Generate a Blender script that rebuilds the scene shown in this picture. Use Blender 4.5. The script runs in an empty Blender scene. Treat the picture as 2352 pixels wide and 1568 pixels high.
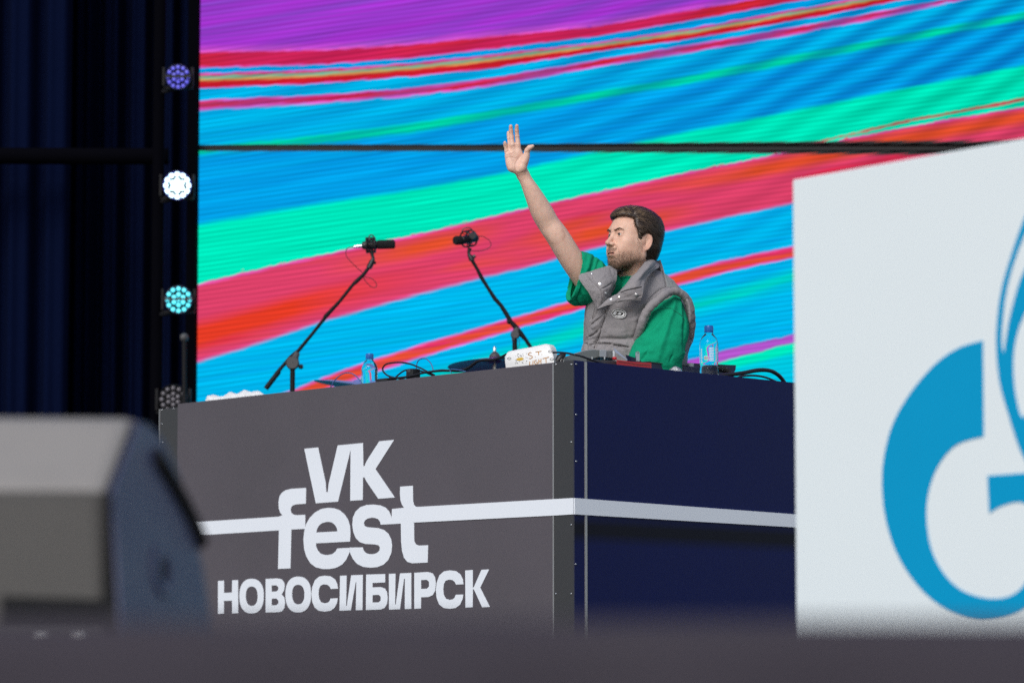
import bpy, bmesh, math, random
import numpy as np
from mathutils import Vector, Matrix, noise as mnoise
from mathutils.geometry import tessellate_polygon
from mathutils.bvhtree import BVHTree

random.seed(7)
R = math.radians
C = bpy.context.scene.collection
scene = bpy.context.scene

# ------------------------------------------------------------------ camera
FPX, CX, CY, HOR = 7700.0, 1176.0, 784.0, 1544.0      # focal length etc. measured on a 2352 px wide view
TILT = math.atan((HOR - CY) / FPX)
CAMZ = -0.043
cam_d = bpy.data.cameras.new('camera')
cam = bpy.data.objects.new('camera', cam_d); C.objects.link(cam)
cam.location = (0, 0, CAMZ)
cam.rotation_euler = (math.pi / 2 + TILT, 0, 0)
cam_d.sensor_width = 36
cam_d.lens = FPX / 2352 * 36
cam_d.clip_start = 0.1; cam_d.clip_end = 300
cam_d.dof.use_dof = True
cam_d.dof.focus_distance = 12.75
cam_d.dof.aperture_fstop = 2.36
scene.camera = cam

# ------------------------------------------------------------------ world and sun
world = bpy.data.worlds.new('World'); scene.world = world; world.use_nodes = True
wn = world.node_tree; wn.nodes.clear()
wo = wn.nodes.new('ShaderNodeOutputWorld'); wb = wn.nodes.new('ShaderNodeBackground')
sky = wn.nodes.new('ShaderNodeTexSky'); sky.sky_type = 'NISHITA'; sky.sun_disc = False
SUN_EL, SUN_AZ = R(36), R(203)       # azimuth clockwise from +Y : behind the camera, to its left
sky.sun_elevation = SUN_EL; sky.sun_rotation = SUN_AZ
sky.dust_density = 1.2; sky.air_density = 1.0; sky.ozone_density = 1.0
hs = wn.nodes.new('ShaderNodeHueSaturation'); hs.inputs['Saturation'].default_value = 0.75
wn.links.new(sky.outputs[0], hs.inputs['Color']); wn.links.new(hs.outputs[0], wb.inputs['Color'])
wb.inputs['Strength'].default_value = 0.13
wn.links.new(wb.outputs[0], wo.inputs['Surface'])
sd = bpy.data.lights.new('sun', 'SUN'); sun = bpy.data.objects.new('sun', sd); C.objects.link(sun)
sd.energy = 2.05; sd.angle = R(28); sd.color = (1.0, 0.975, 0.95)
sdir = Vector((math.sin(SUN_AZ) * math.cos(SUN_EL), math.cos(SUN_AZ) * math.cos(SUN_EL), math.sin(SUN_EL)))
sun.rotation_euler = sdir.to_track_quat('Z', 'Y').to_euler()
sun.location = (-6, -8, 9)
scene.view_settings.view_transform = 'Standard'
scene.view_settings.look = 'None'
scene.view_settings.gamma = 1
scene.view_settings.exposure = 0.0
scene.cycles.use_denoising = False
scene.cycles.max_bounces = 6

# ------------------------------------------------------------------ measuring helpers
FW = Vector((0, math.cos(TILT), math.sin(TILT))); UP = Vector((0, -math.sin(TILT), math.cos(TILT)))
CAM = Vector((0, 0, CAMZ))
def ray(px, py): return FW * FPX + Vector((1, 0, 0)) * (px - CX) + UP * (CY - py)
def P(px, py, y):                       # the point at world depth y seen at (px, py)
    d = ray(px, py); return CAM + d * (y / d.y)
def PS(sx, sy, y): return P(sx * .91875, sy * .91875, y)        # same, in full-size photo pixels
def proj(p):
    v = Vector(p) - CAM; w = v.dot(FW)
    return CX + FPX * v.x / w, CY - FPX * v.dot(UP) / w
def on_plane(px, py, p0, n):
    d = ray(px, py); t = (p0 - CAM).dot(n) / d.dot(n); return CAM + d * t
def lin(c):
    return tuple(((x / 255) / 12.92 if x / 255 <= .04045 else ((x / 255 + .055) / 1.055) ** 2.4) for x in c)

# ------------------------------------------------------------------ object helpers
def tag(o, label=None, cat=None, group=None, kind=None):
    if label: o['label'] = label
    if cat: o['category'] = cat
    if group: o['group'] = group
    if kind: o['kind'] = kind
    return o
def empty(name, loc, label, cat, group=None):
    o = bpy.data.objects.new(name, None); C.objects.link(o); o.location = loc; o.empty_display_size = .1
    bpy.context.view_layer.update()
    return tag(o, label, cat, group)
def link(name, me, parent=None):
    o = bpy.data.objects.new(name, me); C.objects.link(o)
    if parent is not None:                      # meshes are built in world coordinates: cancel the parent's place
        o.parent = parent
        if parent.type == 'EMPTY': o.matrix_parent_inverse = Matrix.Translation(-parent.location)
    return o
def mk(name, verts, faces, mat, parent=None, smooth=False, auto=None):
    me = bpy.data.meshes.new(name)
    me.from_pydata([tuple(v) for v in verts], [], faces)
    me.materials.append(mat)
    if smooth: me.shade_smooth()
    me.update()
    o = link(name, me, parent)
    if auto is not None:
        me.shade_smooth(); sharp(me, auto)
    return o
def sharp(me, ang):
    bm = bmesh.new(); bm.from_mesh(me)
    for e in bm.edges:
        e.smooth = not (len(e.link_faces) == 2 and e.calc_face_angle(0) > R(ang))
    bm.to_mesh(me); bm.free()
class MB:
    def __init__(s): s.v = []; s.f = []
    def add(s, v, f):
        n = len(s.v); s.v += [Vector(x) for x in v]; s.f += [tuple(i + n for i in q) for q in f]; return s
    def box(s, c, size, M=None):
        c = Vector(c); a, b, d = [x / 2 for x in size]
        vs = [Vector((i * a, j * b, k * d)) for i in (-1, 1) for j in (-1, 1) for k in (-1, 1)]
        if M is not None: vs = [M @ v for v in vs]
        return s.add([c + v for v in vs], [(0, 1, 3, 2), (4, 6, 7, 5), (0, 4, 5, 1), (2, 3, 7, 6), (0, 2, 6, 4), (1, 5, 7, 3)])
    def tube(s, pts, r, n=10, cap=True, closed=False):
        pts = [Vector(p) for p in pts]; m = len(pts)
        rr = r if isinstance(r, (list, tuple)) else [r] * m
        prev = None; vs = []
        for i, p in enumerate(pts):
            if closed: t = pts[(i + 1) % m] - pts[i - 1]
            else: t = pts[min(i + 1, m - 1)] - pts[max(i - 1, 0)]
            t.normalize()
            if prev is None:
                u = t.orthogonal().normalized()
            else:
                u = (prev - t * prev.dot(t)).normalized()
            prev = u; w = t.cross(u)
            for k in range(n):
                a = 2 * math.pi * k / n
                vs.append(p + (u * math.cos(a) + w * math.sin(a)) * rr[i])
        fs = []
        for i in range(m if closed else m - 1):
            for k in range(n):
                a = i * n + k; b = i * n + (k + 1) % n; i2 = (i + 1) % m
                fs.append((a, b, i2 * n + (k + 1) % n, i2 * n + k))
        if cap and not closed:
            fs.append(tuple(range(n - 1, -1, -1))); fs.append(tuple((m - 1) * n + k for k in range(n)))
        return s.add(vs, fs)
    def lathe(s, prof, c, axis=Vector((0, 0, 1)), n=32, cap=True):
        axis = Vector(axis).normalized(); u = axis.orthogonal().normalized(); w = axis.cross(u); c = Vector(c)
        vs = []
        for (r, h) in prof:
            for k in range(n):
                a = 2 * math.pi * k / n
                vs.append(c + axis * h + (u * math.cos(a) + w * math.sin(a)) * max(r, 1e-5))
        fs = []
        for i in range(len(prof) - 1):
            for k in range(n):
                fs.append((i * n + k, i * n + (k + 1) % n, (i + 1) * n + (k + 1) % n, (i + 1) * n + k))
        if cap:
            fs.append(tuple(range(n - 1, -1, -1))); fs.append(tuple((len(prof) - 1) * n + k for k in range(n)))
        return s.add(vs, fs)
    def build(s, name, mat, parent=None, smooth=False, auto=None, bevel=0):
        o = mk(name, s.v, s.f, mat, parent, smooth, auto)
        if bevel:
            m = o.modifiers.new('bevel', 'BEVEL'); m.width = bevel; m.segments = 2; m.limit_method = 'ANGLE'
        return o
def crom(pts, n=8, closed=False):
    """Catmull-Rom through the points"""
    pts = [Vector(p) for p in pts]; m = len(pts); out = []
    for i in range(m if closed else m - 1):
        g = (lambda k: pts[k % m]) if closed else (lambda k: pts[min(max(k, 0), m - 1)])
        p0, p1, p2, p3 = g(i - 1), g(i), g(i + 1), g(i + 2)
        for j in range(n):
            t = j / n
            out.append(0.5 * ((2 * p1) + (p2 - p0) * t + (2 * p0 - 5 * p1 + 4 * p2 - p3) * t * t + (3 * p1 - p0 - 3 * p2 + p3) * t ** 3))
    if not closed: out.append(pts[-1])
    return out
def flat_shape(loops, fn, n, thick):
    """filled outline (first loop) with holes, mapped by fn to a plane with normal n, as a thin slab"""
    mb = MB(); l3 = [[Vector((x, y, 0)) for x, y in l] for l in loops]
    tris = tessellate_polygon(l3)
    flat = [fn(x, y) for l in loops for x, y in l]
    N = len(flat); vs = [p + n * thick for p in flat] + flat
    fs = []
    for t in tris:
        a, b, c = [flat[i] for i in t]
        t = tuple(t) if (b - a).cross(c - a).dot(n) > 0 else (t[0], t[2], t[1])
        fs.append(t)
    k = 0
    for l in loops:
        m = len(l)
        for i in range(m):
            fs.append((k + i, k + (i + 1) % m, N + k + (i + 1) % m, N + k + i))
        k += m
    return mb.add(vs, fs)

# ------------------------------------------------------------------ materials
def mat(name, col, rough=.6, metal=0, bump=0, bscale=200, var=0, vscale=3, spec=.5, coat=0, sheen=0, trans=0, ior=1.45, emis=None, estr=0, detail=4):
    m = bpy.data.materials.new(name); m.use_nodes = True; nt = m.node_tree; b = nt.nodes['Principled BSDF']
    col = tuple(col[:3]) + (1,)
    b.inputs['Base Color'].default_value = col
    b.inputs['Roughness'].default_value = rough; b.inputs['Metallic'].default_value = metal
    b.inputs['Specular IOR Level'].default_value = spec; b.inputs['IOR'].default_value = ior
    b.inputs['Coat Weight'].default_value = coat; b.inputs['Sheen Weight'].default_value = sheen
    b.inputs['Transmission Weight'].default_value = trans
    if emis: b.inputs['Emission Color'].default_value = tuple(emis) + (1,); b.inputs['Emission Strength'].default_value = estr
    tc = nt.nodes.new('ShaderNodeTexCoord')
    if var:
        n = nt.nodes.new('ShaderNodeTexNoise'); n.inputs['Scale'].default_value = vscale; n.inputs['Detail'].default_value = 6; n.inputs['Roughness'].default_value = .6
        nt.links.new(tc.outputs['Object'], n.inputs['Vector'])
        mx = nt.nodes.new('ShaderNodeMix'); mx.data_type = 'RGBA'
        mx.inputs[6].default_value = tuple(c * (1 - var) for c in col[:3]) + (1,); mx.inputs[7].default_value = tuple(min(1, c * (1 + var)) for c in col[:3]) + (1,)
        nt.links.new(n.outputs['Fac'], mx.inputs[0]); nt.links.new(mx.outputs[2], b.inputs['Base Color'])
        rm = nt.nodes.new('ShaderNodeMapRange'); rm.inputs['To Min'].default_value = max(0, rough - .08); rm.inputs['To Max'].default_value = min(1, rough + .08)
        nt.links.new(n.outputs['Fac'], rm.inputs['Value']); nt.links.new(rm.outputs[0], b.inputs['Roughness'])
    if bump:
        n2 = nt.nodes.new('ShaderNodeTexNoise'); n2.inputs['Scale'].default_value = bscale; n2.inputs['Detail'].default_value = detail
        nt.links.new(tc.outputs['Object'], n2.inputs['Vector'])
        bp = nt.nodes.new('ShaderNodeBump'); bp.inputs['Strength'].default_value = bump; bp.inputs['Distance'].default_value = .01
        nt.links.new(n2.outputs['Fac'], bp.inputs['Height']); nt.links.new(bp.outputs[0], b.inputs['Normal'])
    return m
M = dict(
    booth=mat('booth_vinyl', (.086, .075, .088), .42, var=.24, vscale=1.3, bump=.06, bscale=900),  # blotchy tone stands for cloudy reflections on the front panel
    trim=mat('dark_trim', (.052, .052, .056), .38, metal=.3, var=.12, vscale=5),
    edge=mat('aluminium_edge', (.42, .42, .43), .35, metal=.7),
    white=mat('white_vinyl', (.78, .82, .88), .45, var=.03, vscale=2),
    board=mat('white_board', (.76, .83, .85), .5, var=.02, vscale=1.5),
    logo=mat('sky_blue_vinyl', (.0, .31, .58), .5, spec=.15, var=.04),
    black=mat('black_plastic', (.012, .012, .014), .4, bump=.05, bscale=400),
    rubber=mat('black_rubber', (.018, .018, .02), .55),
    blackmetal=mat('black_metal', (.006, .006, .008), .6, spec=.25), pipe=mat('matt_black_pipe', (.0015, .0015, .003), .9, spec=.03),
    foam=mat('black_foam', (.008, .008, .009), .95, bump=.6, bscale=700),
    steel=mat('steel', (.55, .56, .58), .25, metal=1),
    chrome=mat('silver_snap', (.75, .75, .76), .2, metal=1),
    grey=mat('grey_plastic', (.20, .215, .21), .45, var=.08, vscale=8, bump=.03, bscale=500),
    lightgrey=mat('light_grey_plastic', (.42, .45, .47), .4),
    darkgrey=mat('dark_grey_plastic', (.06, .06, .065), .5),
    red=mat('red_plastic', (.50, .02, .03), .35, var=.15, vscale=30),
    whitep=mat('white_plastic', (.78, .78, .78), .45, var=.04, vscale=20),
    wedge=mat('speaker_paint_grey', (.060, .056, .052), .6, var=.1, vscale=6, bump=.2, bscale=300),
    wedgetop=mat('speaker_lit_top', (.26, .245, .235), .6, var=.08, vscale=6),  # lighter copy of the cabinet grey, light from above put into the colour
    wedgeside=mat('speaker_side_navy', (.050, .055, .125), .5, var=.1, vscale=6),
    towel=mat('white_towel', (.82, .83, .84), .9, bump=.5, bscale=250, sheen=.3),
    skirt=mat('stage_skirt', (.036, .030, .041), .85, var=.12, vscale=4, bump=.2, bscale=150),
    floor=mat('stage_floor', (.035, .033, .036), .55, var=.3, vscale=2, bump=.1, bscale=60),
    ground=mat('ground', (.09, .09, .088), .8, var=.3, vscale=.8),
    drape=mat('black_drape', (.0014, .0038, .020), .95, spec=.05, var=.15, vscale=1.2, bump=.2, bscale=30),  # blue glow of the lamps mixed into the black cloth colour
    cable=mat('black_cable', (.012, .012, .016), .4),
    cableblue=mat('blue_cable', (.05, .13, .32), .4),
    cap=mat('blue_cap', (.01, .12, .42), .35),
    navyplastic=mat('navy_deck', (.006, .010, .05), .35),
)
# ================================================================== the setting
Z0 = 0.0
LIP_Y = 3.0
mb = MB(); mb.box((0, (LIP_Y + 21) / 2 + .02, -.06), (18, 21 - LIP_Y, .12)); o = mb.build('stage_floor', M['floor']); tag(o, kind='structure')
# front masking cloth of the stage, hung in soft pleats, its top edge rolled over the deck
vs = []; fs = []; NXs = 260
rows = [(.03, .05), (.022, .004), (0.0, 0.0), (-.012, -.03), (-.008, -.12), (0, -.4), (0, -.9), (0, -1.6)]
for j, (dy, z) in enumerate(rows):
    for i in range(NXs + 1):
        x = -4 + 8 * i / NXs
        w = min(1, max(0, -z * 4)) * .018 * math.sin(x * 21 + math.sin(x * 5) * 1.5)
        zt = z + (.0005 * math.sin(x * 9) if j < 4 else 0)
        vs.append((x, LIP_Y + dy * 1 + w, zt - .0 if j else -.001))
for j in range(len(rows) - 1):
    for i in range(NXs):
        a = j * (NXs + 1) + i; fs.append((a, a + NXs + 1, a + NXs + 2, a + 1))
o = mk('stage_front', vs, fs, M['skirt'], smooth=True); tag(o, kind='structure')
mb = MB(); mb.add([(-60, -60, -1.62), (60, -60, -1.62), (60, 60, -1.62), (-60, 60, -1.62)], [(0, 1, 2, 3)])
tag(mb.build('ground', M['ground']), kind='structure')

# ---------------------------------------------------------------- LED wall
WY = 17.0
BND = [  # boundary curves of the picture on the screen, top to bottom
 [(450,-600),(2400,-700)],
 [(457,118),(720,115),(939,102),(1118,84),(1378,60),(1585,23),(1730,0),(2352,-110)],
 [(457,157),(720,150),(939,135),(1118,115),(1378,83),(1585,48),(1792,10),(2352,-92)],
 [(457,169),(720,161),(939,145),(1118,127),(1378,97),(1585,66),(1792,29),(2352,-72)],
 [(457,204),(720,193),(939,177),(1118,159),(1378,118),(1585,91),(1792,54),(2082,0),(2352,-50)],
 [(457,231),(720,219),(939,203),(1118,181),(1378,137),(1585,103),(1792,68),(1999,31),(2352,-35)],
 [(457,252),(720,237),(939,221),(1118,199),(1378,152),(1585,120),(1792,85),(1999,45),(2206,0),(2352,-25)],
 [(457,338),(720,311),(939,283),(1118,255),(1378,209),(1585,174),(1792,130),(1999,93),(2352,27)],
 [(457,356),(720,331),(939,307),(1118,275),(1378,228),(1585,192),(1792,153),(1999,112),(2352,48)],
 [(453,518),(680,478),(939,438),(1158,398),(1278,371),(1481,323),(1626,294),(1833,253),(2061,207),(2352,151)],
 [(453,640),(979,523),(1378,431),(1751,350),(1896,322),(2082,277),(2352,226)],
 [(453,641),(979,524),(1378,432),(1751,351),(1896,324),(2082,281),(2352,232)],
 [(451,651),(620,610),(800,570),(979,532),(1198,479),(1378,439),(1564,397),(1751,360),(1896,327),(2082,290),(2352,244)],
 [(451,835),(600,789),(732,743),(879,701),(1039,657),(1238,608),(1360,574),(1527,533),(1656,504),(1818,470),(2352,350)],
 [(453,985),(664,898),(788,849),(919,805),(1039,769),(1178,729),(1310,691),(1546,630),(1656,599),(1818,566),(2352,455)],
 [(453,1010),(720,905),(879,849),(999,811),(1174,759),(1341,709),(1567,653),(1683,622),(1818,594),(2352,480)],
 [(453,1070),(720,950),(879,882),(1039,838),(1174,795),(1341,735),(1583,690),(1818,620),(2352,505)],
 [(453,1110),(879,930),(1174,830),(1341,775),(1594,715),(1737,675),(1818,650),(2352,540)],
 [(453,1240),(1174,930),(1594,823),(1683,799),(1818,769),(2352,650)],
 [(453,1260),(1174,945),(1594,842),(1650,832),(1818,787),(2352,668)],
 [(453,1290),(1174,975),(1594,870),(1710,842),(1818,815),(2352,700)],
 [(450,1700),(2400,1500)],
]
# colour of each zone (from boundary k to k+1): centre colour, edge colour
PU,CR,CY1,RD,CYN,GRN,GRB,BLU,PNK,ORG,MAG = [lin(c) for c in ((165,52,208),(206,36,88),(0,160,230),(208,30,44),(0,186,238),(0,215,165),(0,236,192),(2,168,238),(222,66,106),(228,78,52),(238,100,220))]
CY2 = lin((0,188,240)); OLV = lin((175,165,110)); PUR = lin((178,85,205)); GM = lin((0,215,200))
ZONES = [PU, CR, CY1, RD, CYN, CR, CYN, GRN, BLU, GRB, CR, GRB, PNK, CY2, ORG, CY2, GM, CY2, PUR, GRB, CY2]
EDGE = {1: (MAG, .12), 2: (CR, .04), 3: (MAG, .2), 5: (MAG, .28), 12: (MAG, .045), 14: (MAG, .22), 10: (OLV, .3)}
HALF_SOFT = {6: .05, 7: .18, 8: .06, 9: .05, 15: (.01, .3), 16: .45, 17: (.2, .004), 18: (.004, .03), 19: (.05, .3), 20: .15}
nb = len(BND); SX0, SX1, SZ0, SZ1 = P(456, 500, WY).x, 5.2, .25, 5.4
GX, GZ = 300, 420
xs = np.linspace(SX0, SX1, GX + 1)
zs = np.concatenate([np.linspace(SZ0, 3.45, GZ - 20), np.linspace(3.45, SZ1, 22)[1:]])
# map wall coordinates back to the measuring view
X, Zz = np.meshgrid(xs, zs)
vy = WY * math.cos(TILT) + (Zz - CAMZ) * math.sin(TILT)
PX = CX + FPX * X / vy; PY = CY - FPX * ((Zz - CAMZ) * math.cos(TILT) - WY * math.sin(TILT)) / vy
curves = []
for c in BND:
    cx = np.array([q[0] for q in c], float); cy = np.array([q[1] for q in c], float)
    e = np.interp(PX, cx, cy)
    s_r = (cy[-1] - cy[-2]) / (cx[-1] - cx[-2]); e = np.where(PX > cx[-1], cy[-1] + s_r * (PX - cx[-1]), e)
    curves.append(e)
curves = np.array(curves)
for k in range(1, nb): curves[k] = np.maximum(curves[k], curves[k - 1] + .5)
V = np.zeros_like(PX)
for k in range(nb - 1):
    m_ = (PY >= curves[k]) & (PY < curves[k + 1])
    V[m_] = (k + (PY - curves[k]) / (curves[k + 1] - curves[k]))[m_]
V[PY >= curves[-1]] = nb - 1.001
GRD = np.zeros_like(PX)
for k in range(nb - 1):
    m_ = (PY >= curves[k]) & (PY < curves[k + 1])
    GRD[m_] = (453. / (curves[k + 1] - curves[k]))[m_] / (nb - 1)
def screen_mat():
    m = bpy.data.materials.new('led_picture'); m.use_nodes = True; nt = m.node_tree; nt.nodes.clear(); N = nt.nodes.new; L = nt.links.new
    out = N('ShaderNodeOutputMaterial'); em = N('ShaderNodeEmission')
    uv = N('ShaderNodeUVMap'); uv.uv_map = 'band'; sp = N('ShaderNodeSeparateXYZ'); L(uv.outputs[0], sp.inputs[0])
    uw = N('ShaderNodeUVMap'); uw.uv_map = 'flow'; sw = N('ShaderNodeSeparateXYZ'); L(uw.outputs[0], sw.inputs[0])   # x along wall, y metres below band origin
    def math_(op, a, b=None, clamp=False):
        n = N('ShaderNodeMath'); n.operation = op; n.use_clamp = clamp
        for i, q in enumerate((a, b)):
            if q is None: continue
            if isinstance(q, (int, float)): n.inputs[i].default_value = q
            else: L(q, n.inputs[i])
        return n.outputs[0]
    def noise(vec_scale, scale, detail=3, rough=.5, src=None):
        mp = N('ShaderNodeMapping'); mp.inputs['Scale'].default_value = vec_scale; L(src or uw.outputs[0], mp.inputs[0])
        n = N('ShaderNodeTexNoise'); n.inputs['Scale'].default_value = scale; n.inputs['Detail'].default_value = detail; n.inputs['Roughness'].default_value = rough
        L(mp.outputs[0], n.inputs['Vector']); return n.outputs['Fac']
    # ragged band edges
    n1 = noise((1, 6, 1), 9, 4, .65)
    v = math_('ADD', sp.outputs[1], math_('MULTIPLY', math_('MULTIPLY', math_('SUBTRACT', n1, .5), .026), sp.outputs[0]))
    half = 10 / (nb - 1)
    def ramp(lo, hi):
        r = N('ShaderNodeValToRGB'); cr = r.color_ramp; cr.interpolation = 'LINEAR'
        st = []
        for k in range(lo, hi):
            c = ZONES[k]; s_ = HALF_SOFT.get(k, .004)
            if k in EDGE:
                e, w = EDGE[k]
                st += [(k + .003, e), (k + w, c), (k + 1 - w, c), (k + .997, e)] if k != 3 else [(k + .003, e), (k + .14, CR), (k + .26, lin((60, 185, 165))), (k + .42, lin((205, 170, 95))), (k + .58, c), (k + .9, c), (k + .997, e)]
            else:
                sa, sb = s_ if isinstance(s_, tuple) else (s_, s_)
                st += [(k + max(sa, .003), c), (k + 1 - max(min(sb, .3), .003), c)]
        while len(st) > 32: st.pop(1)
        t0 = (lo, hi)
        el = cr.elements
        for i, (p, c) in enumerate(st):
            q = (p - lo) / (hi - lo)
            if i < 2: e_ = el[i]; e_.position = q
            else: e_ = el.new(q)
        for e_, (p, c) in zip(el, st): e_.position = (p - lo) / (hi - lo); e_.color = tuple(c) + (1,)
        mr = N('ShaderNodeMapRange'); mr.inputs['From Min'].default_value = lo / (nb - 1); mr.inputs['From Max'].default_value = hi / (nb - 1)
        L(v, mr.inputs['Value']); L(mr.outputs[0], r.inputs[0]); return r.outputs[0]
    r1, r2 = ramp(0, 10), ramp(10, nb - 1)
    mx = N('ShaderNodeMix'); mx.data_type = 'RGBA'; L(math_('GREATER_THAN', v, half), mx.inputs[0]); L(r1, mx.inputs[6]); L(r2, mx.inputs[7])
    col = mx.outputs[2]
    def inzone(k0, k1, soft=.002):
        a = math_('GREATER_THAN', v, k0 / (nb - 1)); b = math_('LESS_THAN', v, k1 / (nb - 1)); return math_('MULTIPLY', a, b)
    def blend(fac, c, mode='MIX'):
        nonlocal col
        n = N('ShaderNodeMix'); n.data_type = 'RGBA'; n.blend_type = mode
        if isinstance(fac, float): n.inputs[0].default_value = fac
        else: L(fac, n.inputs[0])
        L(col, n.inputs[6])
        if isinstance(c, tuple): n.inputs[7].default_value = tuple(c) + (1,)
        else: L(c, n.inputs[7])
        col = n.outputs[2]
    # the wide pink band drifts between pink, crimson and orange along its length
    g1 = noise((.35, 2.6, 1), 1.6, 2, .5)
    blend(math_('MULTIPLY', inzone(12.06, 12.95), math_('MULTIPLY', math_('SUBTRACT', g1, .54), 9, True), True), lin((230, 78, 48)))
    fxm = lambda a_, k_: math_('MULTIPLY', math_('SUBTRACT', sw.outputs[0], a_), k_, True)
    zr = lambda a_, b_, k_: math_('MULTIPLY', math_('MULTIPLY', math_('SUBTRACT', v, a_ / (nb - 1)), k_, True), math_('MULTIPLY', math_('SUBTRACT', b_ / (nb - 1), v), k_, True))
    blend(math_('MULTIPLY', zr(12.42, 12.9, 130.), fxm(-.35, -1.3)), lin((230, 60, 38)))
    blend(math_('MULTIPLY', zr(12.03, 12.45, 130.), math_('MULTIPLY', fxm(-1.0, 2.), math_('ADD', fxm(.0, -3.), fxm(.75, 2.)))), lin((230, 80, 46)))
    blend(math_('MULTIPLY', zr(12.5, 12.92, 130.), math_('MULTIPLY', fxm(.05, 3.), fxm(1.0, -3.))), lin((230, 80, 46)))
    g1b = noise((.35, 4.0, 1), 2.3, 2, .5)
    blend(math_('MULTIPLY', inzone(12.06, 12.95), math_('MULTIPLY', math_('SUBTRACT', g1b, .60), 7, True), True), lin((222, 28, 60)))
    blend(math_('MULTIPLY', inzone(1.1, 1.9), math_('MULTIPLY', math_('SUBTRACT', g1, .5), 9, True), True), lin((210, 40, 45)))
    g4 = noise((.5, 8, 1), 3.5, 2, .6)
    blend(math_('MULTIPLY', inzone(14.15, 14.85), math_('MULTIPLY', math_('SUBTRACT', g4, .52), 9, True), True), lin((226, 50, 105)))
    blend(math_('MULTIPLY', inzone(5.2, 5.8), math_('MULTIPLY', math_('SUBTRACT', g4, .45), 7, True), True), lin((208, 35, 45)))
    blend(math_('MULTIPLY', inzone(9.6, 11.5), math_('LESS_THAN', sw.outputs[0], 1.50)), GRB)
    # fine streaks along the flow
    f1 = noise((.12, 15, 1), 6, 4, .6)
    f2 = noise((.12, 8, 1), 5, 5, .6)
    mr = N('ShaderNodeMapRange'); mr.inputs['From Min'].default_value = .33; mr.inputs['From Max'].default_value = .64; mr.inputs['To Min'].default_value = .80; mr.inputs['To Max'].default_value = 1.12
    L(f1, mr.inputs['Value'])
    # blue streaks in the cyan / purple zones
    cyz = math_('ADD', math_('ADD', math_('MULTIPLY', inzone(0, 1), .6), inzone(4, 9)), math_('ADD', inzone(13, 14), inzone(15, 18)))
    blend(math_('MULTIPLY', math_('MULTIPLY', cyz, .24), math_('MULTIPLY', math_('SUBTRACT', f2, .48), 6, True), True), lin((8, 125, 226)))
    # slanted interference bands between the LED raster and the shutter of a camera are part of how the wall looks
    geo = N('ShaderNodeTexCoord'); sz = N('ShaderNodeSeparateXYZ'); L(geo.outputs['Object'], sz.inputs[0]); gx, gz = sz.outputs[0], sz.outputs[2]
    nw = noise((1, 1, 1), 1.2, 2, .5, geo.outputs['Object'])
    ph = math_('SUBTRACT', gz, math_('ADD', math_('MULTIPLY', gx, .34), math_('MULTIPLY', math_('MULTIPLY', gx, gx), .055)))
    ph = math_('ADD', ph, math_('MULTIPLY', nw, .10))
    wv = math_('ADD', math_('MULTIPLY', math_('SINE', math_('MULTIPLY', ph, 6.2832 / .135)), .5), .5)
    up = N('ShaderNodeMapRange'); L(gz, up.inputs['Value'])
    up.inputs['From Min'].default_value = 1.9; up.inputs['From Max'].default_value = 2.9; up.inputs['To Min'].default_value = .10; up.inputs['To Max'].default_value = .8
    br = math_('MULTIPLY', wv, up.outputs[0])
    rgt = N('ShaderNodeMapRange'); L(gx, rgt.inputs['Value']); rgt.inputs['From Min'].default_value = -.5; rgt.inputs['From Max'].default_value = 2.6; rgt.inputs['To Min'].default_value = .26; rgt.inputs['To Max'].default_value = .62
    br = math_('MULTIPLY', br, rgt.outputs[0])
    blend(math_('MULTIPLY', math_('MULTIPLY', br, cyz), 1.0), lin((12, 100, 215)))
    # LED rows
    ws = math_('SINE', math_('MULTIPLY', math_('SUBTRACT', gz, math_('MULTIPLY', gx, .13)), 6.2832 / .0245))
    rows_ = math_('ADD', math_('MULTIPLY', ws, .15), .97)
    tot = math_('MULTIPLY', math_('MULTIPLY', mr.outputs[0], rows_), math_('SUBTRACT', 1.04, math_('MULTIPLY', br, .60)))
    # picture content fades out raggedly next to the dark flicker row
    L(math_('MULTIPLY', tot, 1.0), em.inputs['Strength'])
    L(col, em.inputs['Color']); L(em.outputs[0], out.inputs['Surface'])
    return m
SM = screen_mat()
zc = float(P(1176, 340, WY).z); hgap = 7.0 / 453
def screen_piece(name, z_lo, z_hi, parent):
    ki = [k for k in range(len(zs)) if z_lo < zs[k] < z_hi]
    me = bpy.data.meshes.new(name)
    zz = [z_lo] + [float(zs[k]) for k in ki] + [z_hi]; idx = [ki[0]] + ki + [ki[-1]]
    n = GX + 1
    co = [(float(x), WY, z) for z in zz for x in xs]
    fa = [(j * n + i, j * n + i + 1, (j + 1) * n + i + 1, (j + 1) * n + i) for j in range(len(zz) - 1) for i in range(GX)]
    me.from_pydata(co, [], fa)
    bv = V[idx].reshape(-1) / (nb - 1)
    # flow coordinate: metres below boundary 9, so that streaks follow the bands
    fl = ((PY - curves[9]) / 453.)[idx].reshape(-1); fx = X[idx].reshape(-1)
    li = np.zeros(len(me.loops), int); me.loops.foreach_get('vertex_index', li)
    gr = GRD[idx].reshape(-1)
    for nm, a, b in (('band', gr, bv), ('flow', fx, fl)):
        u = me.uv_layers.new(name=nm); d = np.stack([a[li], b[li]], 1).astype(np.float32).reshape(-1); u.data.foreach_set('uv', d)
    me.materials.append(SM); me.update()
    return link(name, me, parent)
wall = empty('led_wall', ((SX0 + SX1) / 2, WY, SZ0), 'giant LED screen showing slanting pink, cyan, green and red stripes behind the booth', 'LED screen')
screen_piece('screen', SZ0, zc - hgap, wall)
screen_piece('screen', zc + hgap, SZ1, wall)
M['gap'] = mat('flicker_led_row', (.014, .014, .015), .7, var=.2, vscale=30)  # dark strip added for a shutter flicker band in the screen's light
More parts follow.
